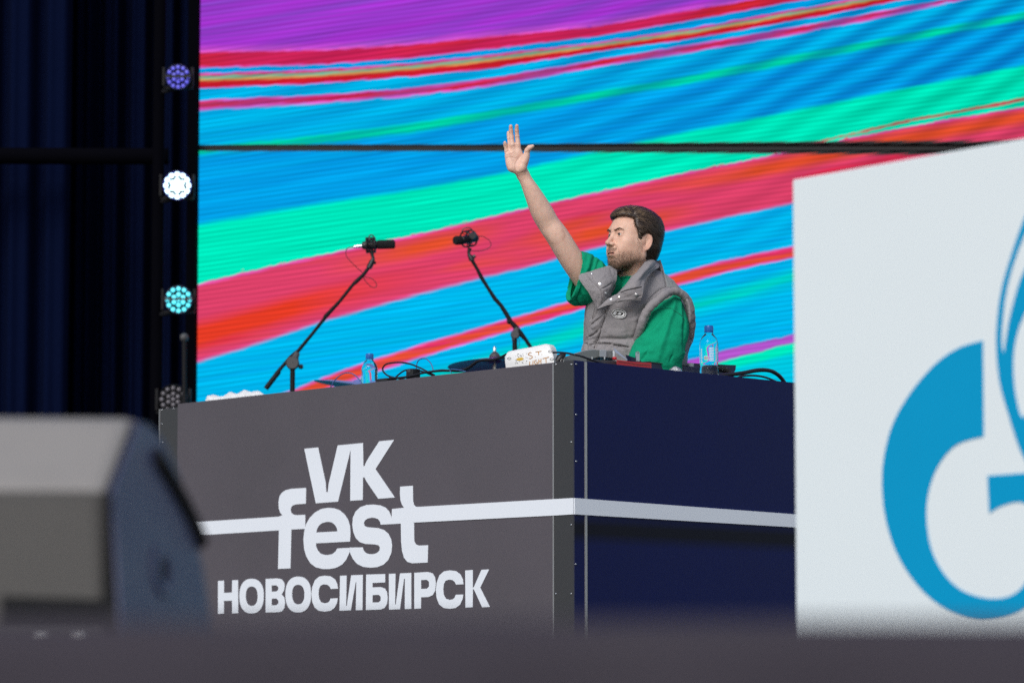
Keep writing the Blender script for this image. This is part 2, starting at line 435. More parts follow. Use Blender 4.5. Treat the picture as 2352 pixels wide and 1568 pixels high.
mb = MB(); mb.box(((SX0 + SX1) / 2, WY + .01, zc), (SX1 - SX0, .012, hgap * 2.2))
# ragged dark wedges creeping into the picture above and below the flicker band
for i in range(40):          # ragged teeth creeping into the picture above and below the flicker band, longer towards the right
    x = SX0 + .25 + i * .155; g_ = min(1, max(0, (x + .3) / 2.2)); h = .003 + .024 * g_
    mb.add([(x - .34, WY - .004, zc + hgap * .8), (x, WY - .004, zc + hgap * .8), (x + .17, WY - .004, zc + hgap + h)], [(0, 1, 2)])
    x += .07
    mb.add([(x, WY - .004, zc - hgap * .8), (x - .17, WY - .004, zc - hgap - h), (x + .34, WY - .004, zc - hgap * .8)], [(0, 1, 2)])
mb.build('flicker_row', M['gap'], wall)
mb = MB(); mb.box(((SX0 + SX1) / 2, WY + .14, (SZ0 + SZ1) / 2), (SX1 - SX0 + .02, .2, SZ1 - SZ0)); mb.box((SX0 - .03, WY + .08, (SZ0 + SZ1) / 2), (.05, .3, SZ1 - SZ0 + .1))
for x in (-.9, 1.3, 3.4): mb.box((x, WY + .1, SZ0 / 2), (.12, .2, SZ0))
mb.build('cabinet', M['pipe'], wall)

# ---------------------------------------------------------------- drapes on the left, and behind the right side
def drape(x0, x1, y, z0, z1, label, seed, folds):
    vs = []; fs = []; n = 160
    for j in range(9):
        z = z0 + (z1 - z0) * j / 8
        for i in range(n + 1):
            u = i / n; x = x0 + (x1 - x0) * u
            d = .05 * math.sin(u * folds * 6.28 + math.sin(u * 9 + seed) * 1.4) + .03 * math.sin(u * folds * 15 + j * .15 + seed)
            vs.append((x, y + d, z))
    for j in range(8):
        for i in range(n):
            a = j * (n + 1) + i; fs.append((a, a + 1, a + n + 2, a + n + 1))
    o = mk('curtain', vs, fs, M['drape'], smooth=True); tag(o, label, 'curtain', 'black curtains round the screen'); return o
drape(-2.75, -1.55, 17.4, .01, 5.5, 'black pleated curtain with painted blue glow behind the lamp column, beside the left edge of the screen', 1, 7)
drape(-4.7, -2.25, 16.9, .01, 5.5, 'black pleated curtain with painted blue glow at the far left of the picture, above the floor monitor', 4, 11)
mb = MB(); zt = P(200, 344, 16.4).z
mb.tube([(-4.6, 16.55, zt), (-1.72, 16.62, zt)], .042, 16)  # added tube stands for the dark flicker band across the curtains
tag(mb.build('curtain_flicker_bar', M['pipe'], auto=40), 'black horizontal tube added as the flicker band across the dark curtains at the left', 'pipe')
for x in ():
    pass

# ---------------------------------------------------------------- LED lamps in a column
LY = 16.3
tower = empty('lamp_tower', P(352, 1500, LY + .15), 'thin dark upright pole carrying the column of round lamps beside the screen', 'pole')
tx = tower.location.x; tower.location.z = 0
MB().tube([(tx, LY + .15, .02), (tx, LY + .15, 5.0)], .03, 12).build('mast', M['pipe'], tower, auto=40)
MB().box((tx, LY + .15, .012), (.5, .5, .02)).build('base_plate', M['blackmetal'], tower)
def lens_mat(name, c, s):
    return mat(name, (.1, .1, .1), .3, emis=lin(c), estr=s)
LM = [('small round stage lamp glowing dim violet, topmost of the lamp column', (409, 177), lens_mat('lens_violet', (92, 90, 235), 1.0), True, 27),
      ('round stage lamp glowing bright white, second from the top of the lamp column', (407, 426), lens_mat('lens_white', (205, 240, 255), 3.2), False, 31),
      ('round stage lamp glowing cyan, third in the column with a dark flicker band across it', (410, 688), lens_mat('lens_cyan', (80, 225, 242), 1.9), True, 30),
      ('unlit grey round stage lamp, lowest of the column, above the booth\'s left end', (398, 917), mat('lens_unlit', (.16, .15, .17), .35), False, 31)]
for li_, (lab, (lx, ly), lm, bar, rad) in enumerate(LM):
    c = P(lx, ly, LY); s = rad / 472.
    e = empty('stage_lamp', c, lab, 'stage lamp', 'round LED lamps in a column left of the screen')
    ax = (CAM - c).normalized(); u = Vector((1, 0, 0)); u = (u - ax * u.dot(ax)).normalized(); w = ax.cross(u)
    m1 = MB(); m1.lathe([(s * 1.12, -.16), (s * 1.14, 0), (s * 1.08, .006), (s * 1.06, -.004), (s * .2, -.006)], c, ax, 36); m1.build('housing', M['blackmetal'], e, auto=35)
    m2 = MB()
    for sg in (-1, 1): m2.box(c + u * sg * s * 1.22 - ax * .05, (.012, .03, s * 1.6))
    m2.box(c - ax * .05 - w * s * .95, (s * 2.5, .03, .012))
    m2.tube([c - ax * .06 - w * s * .95, Vector((tx, LY + .15, (c - w * s * .95).z))], .012, 8)
    m2.build('bracket', M['blackmetal'], e)
    if li_ < 3:
        MB().lathe([(s * 1.05, .002), (s * 1.02, .006), (s * .99, .002)], c, ax, 40, False).build('halo_ring', lens_mat('halo_blue', (8, 20, 190), (.25, .8, .12)[li_]), e, smooth=True)  # added glowing ring stands for the blue halo round the lenses
    me0 = None
    spots = [(0, 0)] + [(.36 * math.cos(a), .36 * math.sin(a)) for a in [i * math.pi / 3 + .52 for i in range(6)]] + [(.76 * math.cos(a), .76 * math.sin(a)) for a in [i * math.pi / 6 for i in range(12)]]
    lr = s * (.19 if li_ == 1 else .165)
    for (a, b) in spots:
        p = c + u * a * s * (1.12 if a or b else 1) + w * b * s * 1.12
        if me0 is None:
            mm = MB(); mm.lathe([(lr, 0), (lr * .92, lr * .3), (lr * .6, lr * .55), (lr * .05, lr * .65)], p, ax, 14)
            l = mm.build('lens', lm, e, smooth=True); me0 = l.data; p0 = p
        else:
            l = link('lens', me0, e); l.location = p - p0
    if bar:
        MB().box(c + ax * .035 + w * s * .04, (s * 2.15, .01, s * (.2 if li_ == 0 else .16))).build('flicker_bar', M['trim'] if li_ == 2 else M['gap'], e)  # added strip stands for a flicker band in the lamp's light
c = P(423, 775, 16.2)
st = empty('clamp_stand', (c.x, c.y, 0), 'slim grey stand with a round knob, dim beside the lowest lamp', 'stand')
MB().tube([(c.x + .02, c.y, .01), (c.x, c.y, c.z)], .011, 10).build('pole', M['blackmetal'], st, auto=40)
mm = MB(); mm.lathe([(.004, -.022), (.018, -.014), (.022, 0), (.018, .014), (.004, .022)], c, n=16); mm.build('knob', M['darkgrey'], st, smooth=True)
MB().box((c.x + .02, c.y, .006), (.25, .25, .01)).build('foot_plate', M['blackmetal'], st)

# ================================================================== the DJ booth
def on_z(px, py, z):
    d = ray(px, py); return CAM + d * ((z - CAMZ) / d.z)
K0 = P(1318, 827, 12.4); ZT = K0.z
KL = on_z(408, 927.4, ZT); KR = on_z(1820, 878, ZT)
A = (KL - K0).normalized(); LA = (KL - K0).length
B = (KR - K0).normalized(); LB = 1.62
NA = Vector((-A.y, A.x, 0)); NA = NA if NA.y < 0 else -NA
NB = Vector((-B.y, B.x, 0)); NB = NB if NB.y < 0 else -NB
Zv = Vector((0, 0, 1))
def F_(px, py, off=0.0): return on_plane(px, py, K0 + NA * off, NA)      # on the long front panel
def S_(px, py, off=0.0): return on_plane(px, py, K0 + NB * off, NB)      # on the short side panel
booth = empty('dj_booth', (K0.x + .3, K0.y + .7, 0), 'dark DJ booth with white festival lettering and stripe, the man standing behind it', 'DJ booth')
def slab(p, q, z0, z1, n, t, mat_, name, bevel=0):
    """upright plate from p to q, front face through them, thickness t backwards"""
    vs = [Vector((r_.x, r_.y, z)) - n * b for r_ in (p, q) for z in (z0, z1) for b in (0, t)]
    m_ = MB().add(vs, [(0, 2, 6, 4), (1, 5, 7, 3), (0, 1, 3, 2), (4, 6, 7, 5), (2, 3, 7, 6), (0, 4, 5, 1)])
    o = m_.build(name, mat_, booth)
    if bevel: m = o.modifiers.new('b', 'BEVEL'); m.width = bevel; m.segments = 2
    return o
a1 = F_(1270, 900); a1.z = 0
slab(F_(1268.8, 900), KL, .005, ZT, NA, .02, M['booth'], 'front_panel', .0012)
slab(K0, F_(1272, 900), .005, ZT + .001, NA, .003, M['trim'], 'corner_post', .0012)
slab(KL + A * .002 + NA * -.012, KL + A * .152 + NA * -.012, .005, ZT - .012, NA, .012, M['trim'], 'end_plate', .001)
slab(KL + A * .152 + NA * -.008, KL + A * .157 + NA * -.008, .005, ZT - .012, NA, .03, M['edge'], 'edge_strip')
# side panel: blue lamp light and its soft dark band painted into the vinyl colour
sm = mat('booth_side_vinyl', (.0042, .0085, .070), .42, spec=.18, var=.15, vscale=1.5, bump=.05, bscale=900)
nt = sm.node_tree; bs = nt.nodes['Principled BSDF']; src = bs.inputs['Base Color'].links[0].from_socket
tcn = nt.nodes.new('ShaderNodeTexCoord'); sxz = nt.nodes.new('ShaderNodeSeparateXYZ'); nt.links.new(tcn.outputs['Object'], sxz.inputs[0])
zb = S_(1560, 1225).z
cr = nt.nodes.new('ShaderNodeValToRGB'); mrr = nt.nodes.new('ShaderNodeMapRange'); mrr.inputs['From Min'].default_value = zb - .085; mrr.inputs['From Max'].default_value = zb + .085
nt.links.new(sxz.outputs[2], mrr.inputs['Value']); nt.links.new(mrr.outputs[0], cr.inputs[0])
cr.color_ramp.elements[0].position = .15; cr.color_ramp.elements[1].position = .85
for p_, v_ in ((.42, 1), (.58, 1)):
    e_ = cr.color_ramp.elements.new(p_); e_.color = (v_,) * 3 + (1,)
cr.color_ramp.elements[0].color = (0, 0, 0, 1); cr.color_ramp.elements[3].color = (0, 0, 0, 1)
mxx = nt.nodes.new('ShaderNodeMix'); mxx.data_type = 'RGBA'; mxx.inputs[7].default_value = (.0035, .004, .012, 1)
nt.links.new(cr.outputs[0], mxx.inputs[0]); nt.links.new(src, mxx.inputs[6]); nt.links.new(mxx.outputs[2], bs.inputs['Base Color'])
s1, s2 = S_(1342, 900), S_(1347, 900)
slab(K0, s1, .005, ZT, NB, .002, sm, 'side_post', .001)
slab(s1 + NB * .003, s2 + NB * .003, .005, ZT - .002, NB, .03, M['edge'], 'edge_strip')
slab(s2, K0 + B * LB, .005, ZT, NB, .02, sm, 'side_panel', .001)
e1 = F_(1269, 900, .002); e2 = F_(1271.5, 900, .002)
slab(e2, e1, .005, ZT - .004, NA, .02, M['edge'], 'edge_strip')
# desk top inside, L-shaped
ZD = ZT - .035
bk = lambda a, b, z: K0 + A * a + B * b + Zv * (z - ZT)
dv = [bk(.03, .03, 0), bk(LA - .0, .03, 0), bk(LA - .0, .52, 0), bk(.30, .52, 0), bk(.30, LB, 0), bk(.03, LB, 0)]
vs = [Vector((v.x, v.y, z)) for z in (ZD - .025, ZD) for v in dv]
mk('desk_top', vs, [(5, 4, 3, 2, 1, 0), (6, 7, 8, 9, 10, 11)] + [(i, (i + 1) % 6, 6 + (i + 1) % 6, 6 + i) for i in range(6)], M['darkgrey'], booth)
for (a, b) in ((LA - .1, .48), (.35, .48), (.27, LB - .05), (LA * .5, .48)):
    p = bk(a, b, 0); MB().box((p.x, p.y, (ZD - .026) / 2), (.04, .04, ZD - .03)).build('leg', M['blackmetal'], booth)
# screws
scm = None
for fn, n_, pts in ((F_, NA, [(1277, 837), (1312.5, 837), (1312, 1015), (1312, 1205), (1312, 1363), (1277, 1363)]), (S_, NB, [(1323, 836), (1323, 952), (1323, 1059), (1322, 1295)]),
                    (lambda x, y: on_plane(x, y, KL - NA * .012, NA), NA, [(372, 941), (399, 938), (372, 973), (373, 1016)])):
    scm = None
    for (x, y) in pts:
        p = fn(x, y)
        if scm is None:
            o = MB().lathe([(.0042, 0), (.0042, .0016), (.003, .0026), (.0005, .003)], p, n_, 10).build('screw', M['steel'], booth, smooth=True); scm = o.data; q0 = p
        else:
            o = link('screw', scm, booth); o.location = p - q0
# lettering and stripe
def zf(x, y): return (441 + x * .3125, 973.9 + y * .3125)
def letter(loops, name='letter', off=.0016):
    ls = [[zf(*p) for p in l] for l in loops]
    flat_shape(ls, lambda x, y: F_(x, y, .0002), NA, off).build(name, M['white'], booth)
def round_(pts, closed=True, n=5): return [(v.x, v.y) for v in crom([(x, y, 0) for x, y in pts], n, closed)]
def sup(cx_, cy_, rx, ry, e=2.35, n=44):
    o = []
    for i in range(n):
        a = 2 * math.pi * i / n; c_, s_ = math.cos(a), math.sin(a)
        o.append((cx_ + rx * math.copysign(abs(c_) ** (2 / e), c_), cy_ + ry * math.copysign(abs(s_) ** (2 / e), s_)))
    return o
letter([[(827,180),(928,170),(984,430),(988,498),(1000,498),(1006,440),(1073,155),(1167,146),(1167,190),(1075,568),(912,580)]])
letter([[(1168,146),(1258,137),(1261,308),(1270,308),(1282,278),(1298,250),(1378,125),(1488,114),(1350,330),(1492,538),(1372,547),(1298,440),(1280,412),(1270,390),(1258,390),(1256,556),(1165,562)]])
letter([[(840,467),(730,474),(690,484),(662,503),(645,530),(638,570),(640,615),(650,648),(668,668),(641,677),(641,780),(635,1062),(725,1058),(732,773),(834,768),(834,664),(765,667),(742,660),(729,645),(727,628),(732,608),(745,595),(768,588),(838,583)]], off=.0019)
letter([[(1163,861),(1166,800),(1162,745),(1148,700),(1122,660),(1085,630),(1045,616),(1000,613),(950,622),(905,648),(868,685),(840,735),(826,790),(821,845),(826,915),(842,970),(872,1020),(912,1050),(960,1062),(1010,1063),(1060,1054),(1105,1030),(1135,995),(1160,940),(1160,907),(1070,911),(1058,932),(1035,952),(1005,959),(975,959),(945,948),(925,925),(914,900),(912,874)],
        [(915,794),(921,768),(936,743),(960,725),(995,716),(1030,720),(1052,738),(1066,762),(1071,786)]])
letter([[(1388,737),(1384,715),(1370,697),(1348,688),(1322,685),(1292,692),(1272,707),(1264,728),(1270,746),(1290,755),(1370,762),(1415,777),(1445,805),(1465,845),(1472,890),(1466,945),(1445,995),(1410,1030),(1365,1048),(1310,1053),(1258,1046),(1215,1025),(1185,990),(1168,955),(1161,935),(1161,905),(1255,903),(1263,928),(1280,945),(1305,953),(1335,953),(1362,944),(1380,925),(1383,905),(1374,889),(1345,882),(1275,878),(1235,865),(1205,835),(1187,790),(1180,740),(1184,685),(1203,642),(1238,608),(1285,592),(1335,589),(1385,595),(1425,612),(1450,640),(1468,683),(1470,733)]], off=.0013)
letter([[(1625,451),(1532,458),(1530,510),(1534,555),(1544,588),(1561,612),(1472,622),(1470,683),(1468,733),(1537,729),(1539,860),(1546,930),(1560,980),(1585,1010),(1620,1020),(1733,1015),(1737,888),(1670,890),(1648,882),(1636,862),(1634,830),(1634,722),(1662,720),(1662,606),(1645,605),(1632,590),(1626,560)]], off=.0016)
letter([[(193,1150),(237,1148),(236,1237),(296,1235),(297,1145),(340,1143),(341,1388),(297,1390),(296,1295),(236,1297),(236,1391),(193,1393)]])
letter([sup(440, 1262, 89, 128), sup(441, 1262, 44, 71)], off=.0019)
letter([[(543,1135),(630,1131),(660,1138),(678,1160),(683,1185),(678,1220),(660,1250),(680,1272),(686,1310),(680,1350),(665,1372),(640,1380),(543,1383)], [(587,1183),(622,1182),(636,1195),(636,1215),(622,1227),(587,1228)], [(587,1280),(622,1279),(637,1293),(637,1315),(622,1328),(587,1329)]])
letter([sup(783, 1250, 94, 132), sup(783, 1250, 46, 72)], off=.0019)
CC = [(1074,1207),(1069,1172),(1052,1138),(1020,1116),(977,1111),(937,1118),(905,1145),(886,1195),(880,1245),(885,1300),(903,1345),(935,1370),(977,1376),(1020,1370),(1050,1348),(1067,1313),(1073,1277),(1020,1279),(1012,1300),(998,1311),(975,1314),(950,1306),(936,1282),(931,1245),(935,1208),(948,1184),(970,1175),(997,1178),(1013,1190),(1022,1209)]
letter([CC])
letter([[(1090,1112),(1138,1110),(1134,1333),(1140,1333),(1172,1108),(1257,1105),(1254,1364),(1206,1366),(1210,1160),(1205,1160),(1169,1366),(1086,1369)]])
letter([[(1282,1103),(1421,1099),(1421,1161),(1328,1165),(1328,1197),(1390,1195),(1418,1205),(1434,1230),(1440,1275),(1435,1320),(1418,1348),(1390,1360),(1280,1364)], [(1328,1254),(1375,1252),(1389,1265),(1389,1293),(1375,1307),(1328,1308)]])
letter([[(1449,1098),(1497,1096),(1494,1323),(1500,1323),(1531,1094),(1613,1091),(1613,1355),(1566,1357),(1567,1135),(1560,1135),(1530,1358),(1450,1361)]])
letter([[(1636,1090),(1735,1084),(1768,1093),(1787,1122),(1794,1170),(1789,1220),(1772,1253),(1740,1268),(1685,1270),(1684,1353),(1636,1355)], [(1685,1144),(1728,1142),(1744,1155),(1744,1192),(1728,1207),(1685,1208)]])
letter([[(1795 + (x - 880) * 1.04, 1072 + (y - 1111) * 1.068) for x, y in CC]], off=.0019)
letter([[(2010,1073),(2065,1069),(2065,1198),(2072,1198),(2130,1068),(2186,1065),(2120,1200),(2190,1340),(2135,1344),(2076,1216),(2066,1207),(2064,1343),(2012,1346)]])
def stripe(pts, fn, n_, off): flat_shape([pts], lambda x, y: fn(x, y, .0002), n_, off).build('stripe', M['white'], booth)
stripe([(409, 1200.9), (652, 1185), (668, 1215.6), (409, 1231.6)], F_, NA, .0011)
stripe([(952, 1163.9), (1268, 1145.8), (1318, 1143), (1318, 1180.5), (1268, 1183.5), (950, 1199.6)], F_, NA, .0034)
stripe([(1318.2, 1143), (1345, 1145.2), (1830, 1180.8), (1830, 1210.8), (1345, 1182.2), (1318.2, 1180.5)], S_, NB, .0046)

# ================================================================== sponsor board on the right
G0 = P(1820, 413, 9.1); GZT = G0.z
GR = on_z(2352, 318, GZT); GA = (GR - G0).normalized(); GN = Vector((-GA.y, GA.x, 0)); GN = GN if GN.y < 0 else -GN
board = empty('sponsor_board', G0 + GA * .45 - Vector((0, 0, GZT)), 'large white sponsor board with blue flame and letter emblem, cropped at the right edge', 'sign board')
vs = [Vector((q.x, q.y, z)) - GN * b for q in (G0, G0 + GA * 1.3) for z in (.02, GZT) for b in (0, .10)]
o = MB().add(vs, [(0, 2, 6, 4), (1, 5, 7, 3), (0, 1, 3, 2), (4, 6, 7, 5), (2, 3, 7, 6), (0, 4, 5, 1)]).build('panel', M['board'], board, bevel=.004)
for t_ in (.15, 1.1):
    p = G0 + GA * t_ - GN * .3; MB().box((p.x, p.y, .012), (.08, .6, .02)).build('foot', M['blackmetal'], board)
def Gp(x, y): return on_plane(x, y, G0 + GN * .0003, GN)
def logo(pts, name, holes=()): flat_shape([pts] + list(holes), Gp, GN, .0018).build(name, M['logo'], board)
outer = crom([(2258,782,0),(2205,798,0),(2150,835,0),(2092,902,0),(2052,972,0),(2032,1045,0),(2027,1112,0),(2035,1190,0),(2060,1268,0),(2100,1333,0),(2150,1382,0),(2210,1410,0),(2272,1417,0),(2352,1396,0),(2420,1330,0),(2460,1240,0),(2470,1150,0),(2470,1080,0)], 5)
inner = crom([(2470,1080,0),(2352,1086,0),(2269,1092,0),(2271,1134,0),(2273,1178,0)], 1) + crom([(2273,1178,0),(2300,1162,0),(2340,1152,0),(2365,1165,0),(2375,1210,0),(2375,1270,0),(2360,1330,0),(2335,1360,0),(2300,1373,0),(2255,1371,0),(2205,1352,0),(2165,1312,0),(2138,1255,0),(2128,1182,0),(2136,1118,0),(2160,1062,0),(2200,1020,0),(2260,1002,0)], 5)
logo([(v.x, v.y) for v in outer + inner[1:]], 'letter_emblem')
fl = crom([(2440,330,0),(2380,450,0),(2352,505,0),(2322,590,0),(2302,660,0),(2292,725,0),(2289,793,0),(2296,873,0),(2315,945,0),(2352,1050,0),(2400,1090,0),(2450,1040,0),(2500,900,0),(2510,700,0),(2480,480,0)], 5, True)
gap = crom([(2365,520,0),(2334,590,0),(2313,665,0),(2304,730,0),(2301,785,0),(2306,810,0),(2311,780,0),(2322,720,0),(2345,640,0),(2375,580,0),(2400,500,0)], 4, True)
gap2 = crom([(2375,905,0),(2350,960,0),(2332,900,0),(2328,820,0),(2340,755,0),(2365,700,0),(2395,660,0),(2410,740,0),(2400,830,0)], 4, True)
logo([(v.x, v.y) for v in fl], 'flame_emblem', [[(v.x, v.y) for v in gap], [(v.x, v.y) for v in gap2]])

# ================================================================== wedge floor monitor, lower left
prof = [(268, 1478, 5.74), (276, 1118, 5.78), (308, 958, 5.97), (342, 962, 6.02), (392, 1005, 6.10), (436, 1090, 6.16), (470, 1205, 6.20), (486, 1320, 6.22), (486, 1478, 6.23)]
pr = [P(*p) for p in prof]; pr[0].z = .012; pr[-1].z = .012
sn = (pr[-1] - pr[0]).cross(pr[2] - pr[0]).normalized(); sn = sn if sn.x > 0 else -sn
pr = [p - sn * (p - pr[0]).dot(sn) for p in pr]
ex = Vector((-.66, -.05, 0))
mon = empty('floor_monitor', pr[0] + ex * .5 + (pr[-1] - pr[0]) * .5, 'blurred grey wedge floor monitor with navy side, at the lower left', 'speaker')
mon.location.z = 0
m_ = MB(); n = len(pr); m_.add(pr + [p + ex for p in pr], [tuple(range(n)), tuple(range(2 * n - 1, n - 1, -1))] + [(i, i + n, (i + 1) % n + n, (i + 1) % n) for i in range(n)])
o = m_.build('cabinet', M['wedge'], mon, auto=30, bevel=.030)
o.modifiers[0].segments = 4
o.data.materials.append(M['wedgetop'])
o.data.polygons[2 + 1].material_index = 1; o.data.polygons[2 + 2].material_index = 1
inset = [p + (sum(pr, Vector()) / n - p).normalized() * .010 for p in pr]
m_ = MB(); m_.add([p + sn * .002 for p in inset] + [p + sn * .007 for p in inset], [tuple(range(n - 1, -1, -1)), tuple(range(n, 2 * n))] + [(i, (i + 1) % n, (i + 1) % n + n, i + n) for i in range(n)])
m_.build('side_panel', M['wedgeside'], mon)
Wp = lambda x, y, off=.012: on_plane(x, y, pr[0] + sn * off, sn)
m_ = MB(); m_.tube(crom([Wp(352, 1048, .004), Wp(392, 1115, .004), Wp(430, 1185, .004), Wp(456, 1248, .004)], 5), .020, 12); m_.build('handle_slot', M['foam'], mon, auto=40)
c = Wp(372, 1312, .006); rr = .030
MB().lathe([(rr * 1.6, 0), (rr * 1.6, .006), (rr * .95, .008), (rr * .7, .003), (rr * .7, 0)], c, sn, 28).build('pole_socket_ring', M['wedgeside'], mon, auto=40)
MB().lathe([(rr * .66, .002), (rr * .6, .0045)], c, sn, 24).build('pole_socket', M['foam'], mon)
bn = (pr[1] - pr[0]).cross(ex).normalized(); bn = bn if bn.y < 0 else -bn
Wb = lambda x, y, off=.004: on_plane(x, y, pr[0] + bn * off, bn)
m_ = MB(); q = [Wb(2, 1368), Wb(236, 1376), Wb(236, 1425), Wb(2, 1424)]; m_.add(q + [p - bn * .003 for p in q], [(0, 1, 2, 3), (0, 4, 5, 1), (1, 5, 6, 2), (2, 6, 7, 3), (3, 7, 4, 0)]); m_.build('grip_recess', M['foam'], mon)
m_ = MB(); q = [Wb(-10, 1426), Wb(238, 1426), Wb(238, 1472), Wb(-10, 1472)]; m_.add(q + [p - bn * .003 for p in q], [(0, 1, 2, 3), (0, 4, 5, 1), (1, 5, 6, 2), (2, 6, 7, 3), (3, 7, 4, 0)]); m_.build('connector_plate', M['black'], mon)
m_ = MB(); q = [Wb(238, 1125), Wb(252, 1125), Wb(250, 1470), Wb(236, 1470)]; m_.add(q + [p - bn * .003 for p in q], [(0, 1, 2, 3), (0, 4, 5, 1), (1, 5, 6, 2), (2, 6, 7, 3), (3, 7, 4, 0)]); m_.build('panel_groove', M['foam'], mon)
for x in (95, 182): MB().lathe([(.014, 0), (.013, .012), (.004, .016)], Wb(x, 1455, .006), bn, 16).build('jack_plug', M['whitep'], mon, smooth=True)
# ================================================================== signed distance modelling of the person
class Field:
    def __init__(s, lo, hi, h):
        s.lo = np.array(lo, float); s.h = h; s.n = np.ceil((np.array(hi) - s.lo) / h).astype(int) + 1
        s.F = np.full(tuple(s.n), 1.0, np.float32)
    def block(s, lo, hi):
        a = np.clip(np.floor((np.array(lo) - s.lo) / s.h).astype(int), 0, s.n); b = np.clip(np.ceil((np.array(hi) - s.lo) / s.h).astype(int) + 1, 0, s.n)
        sl = tuple(slice(i, j) for i, j in zip(a, b))
        g = [(s.lo[k] + s.h * np.arange(a[k], b[k])).astype(np.float32) for k in range(3)]
        return sl, g[0][:, None, None], g[1][None, :, None], g[2][None, None, :]
    def union(s, sl, d, k): s.F[sl] = smin(s.F[sl], d, k)
    def cone(s, p, q, r1, r2, k=.015):
        p = np.array(p, float); q = np.array(q, float); m = max(r1, r2) + k + .006
        sl, x, y, z = s.block(np.minimum(p, q) - m, np.maximum(p, q) + m)
        s.union(sl, cone_d(x, y, z, p, q, r1, r2), k)
    def ell(s, c, r, k=.02):
        m = np.array(r) + k + .01; sl, x, y, z = s.block(np.array(c) - m, np.array(c) + m)
        s.union(sl, ell_d(x - c[0], y - c[1], z - c[2], r), k)
def smin(a, b, k):
    h = np.clip(.5 + .5 * (b - a) / k, 0, 1); return b + (a - b) * h - k * h * (1 - h)
def smax(a, b, k): return -smin(-a, -b, k)
def ell_d(x, y, z, r):
    k0 = np.sqrt((x / r[0]) ** 2 + (y / r[1]) ** 2 + (z / r[2]) ** 2); k1 = np.sqrt((x / r[0] ** 2) ** 2 + (y / r[1] ** 2) ** 2 + (z / r[2] ** 2) ** 2) + 1e-9
    return k0 * (k0 - 1) / k1
def cone_d(x, y, z, p, q, r1, r2):
    d = q - p; L2 = float(d @ d) + 1e-12
    t = np.clip(((x - p[0]) * d[0] + (y - p[1]) * d[1] + (z - p[2]) * d[2]) / L2, 0, 1)
    return np.sqrt((x - p[0] - t * d[0]) ** 2 + (y - p[1] - t * d[1]) ** 2 + (z - p[2] - t * d[2]) ** 2) - (r1 + (r2 - r1) * t)
def surface(fld):
    F = fld.F; S = F < 0
    c = np.zeros(tuple(np.array(F.shape) - 1), np.int8)
    for i in (0, 1):
        for j in (0, 1):
            for k in (0, 1): c += S[i:F.shape[0] - 1 + i, j:F.shape[1] - 1 + j, k:F.shape[2] - 1 + k]
    act = np.argwhere((c > 0) & (c < 8)); idx = np.full(c.shape, -1, np.int32); idx[act[:, 0], act[:, 1], act[:, 2]] = np.arange(len(act))
    cor = np.array([(i, j, k) for i in (0, 1) for j in (0, 1) for k in (0, 1)])
    val = np.stack([F[act[:, 0] + a, act[:, 1] + b, act[:, 2] + d] for a, b, d in cor], 1)
    acc = np.zeros((len(act), 3)); cnt = np.zeros(len(act))
    for a in range(8):
        for b in range(a + 1, 8):
            if abs(cor[a] - cor[b]).sum() != 1: continue
            va, vb = val[:, a], val[:, b]; m = (va < 0) != (vb < 0)
            t = va[m] / (va[m] - vb[m]); acc[m] += cor[a] + t[:, None] * (cor[b] - cor[a]); cnt[m] += 1
    V = fld.lo + (act + acc / cnt[:, None]) * fld.h
    faces = []
    for ax in range(3):
        o = [0, 1, 2]; o.remove(ax); u, v = o
        s1 = [slice(None)] * 3; s2 = [slice(None)] * 3; s1[ax] = slice(0, -1); s2[ax] = slice(1, None)
        A_ = S[tuple(s1)]; B_ = S[tuple(s2)]; e = np.argwhere(A_ != B_)
        ok = (e[:, u] > 0) & (e[:, v] > 0) & (e[:, u] < c.shape[u]) & (e[:, v] < c.shape[v]) & (e[:, ax] < c.shape[ax]); e = e[ok]
        ins = A_[e[:, 0], e[:, 1], e[:, 2]]
        def at(du, dv):
            q = e.copy(); q[:, u] += du; q[:, v] += dv; return idx[q[:, 0], q[:, 1], q[:, 2]]
        quad = np.stack([at(-1, -1), at(0, -1), at(0, 0), at(-1, 0)], 1)
        flip = ins if ax != 1 else ~ins
        quad[~flip] = quad[~flip][:, ::-1]; faces.append(quad[(quad >= 0).all(1)])
    return V, np.concatenate(faces)
def np_mesh(name, V, Fq, mat_, parent, smooth=True):
    me = bpy.data.meshes.new(name); me.vertices.add(len(V)); me.vertices.foreach_set('co', V.astype(np.float32).reshape(-1))
    me.loops.add(Fq.size); me.loops.foreach_set('vertex_index', Fq.astype(np.int32).reshape(-1)); k = Fq.shape[1]
    me.polygons.add(len(Fq)); me.polygons.foreach_set('loop_start', np.arange(0, Fq.size, k, dtype=np.int32))
    me.update(calc_edges=True); me.validate(); me.materials.append(mat_)
    if smooth: me.shade_smooth()
    return link(name, me, parent)
def taubin(V, Fq, it=2, lam=.5):
    for _ in range(it):
        for l in (lam, -lam * 1.03):
            acc = np.zeros_like(V); cnt = np.zeros(len(V))
            for a in range(4):
                b = (a + 1) % 4
                np.add.at(acc, Fq[:, a], V[Fq[:, b]]); np.add.at(cnt, Fq[:, a], 1)
                np.add.at(acc, Fq[:, b], V[Fq[:, a]]); np.add.at(cnt, Fq[:, b], 1)
            V = V + l * (acc / cnt[:, None] - V)
    return V

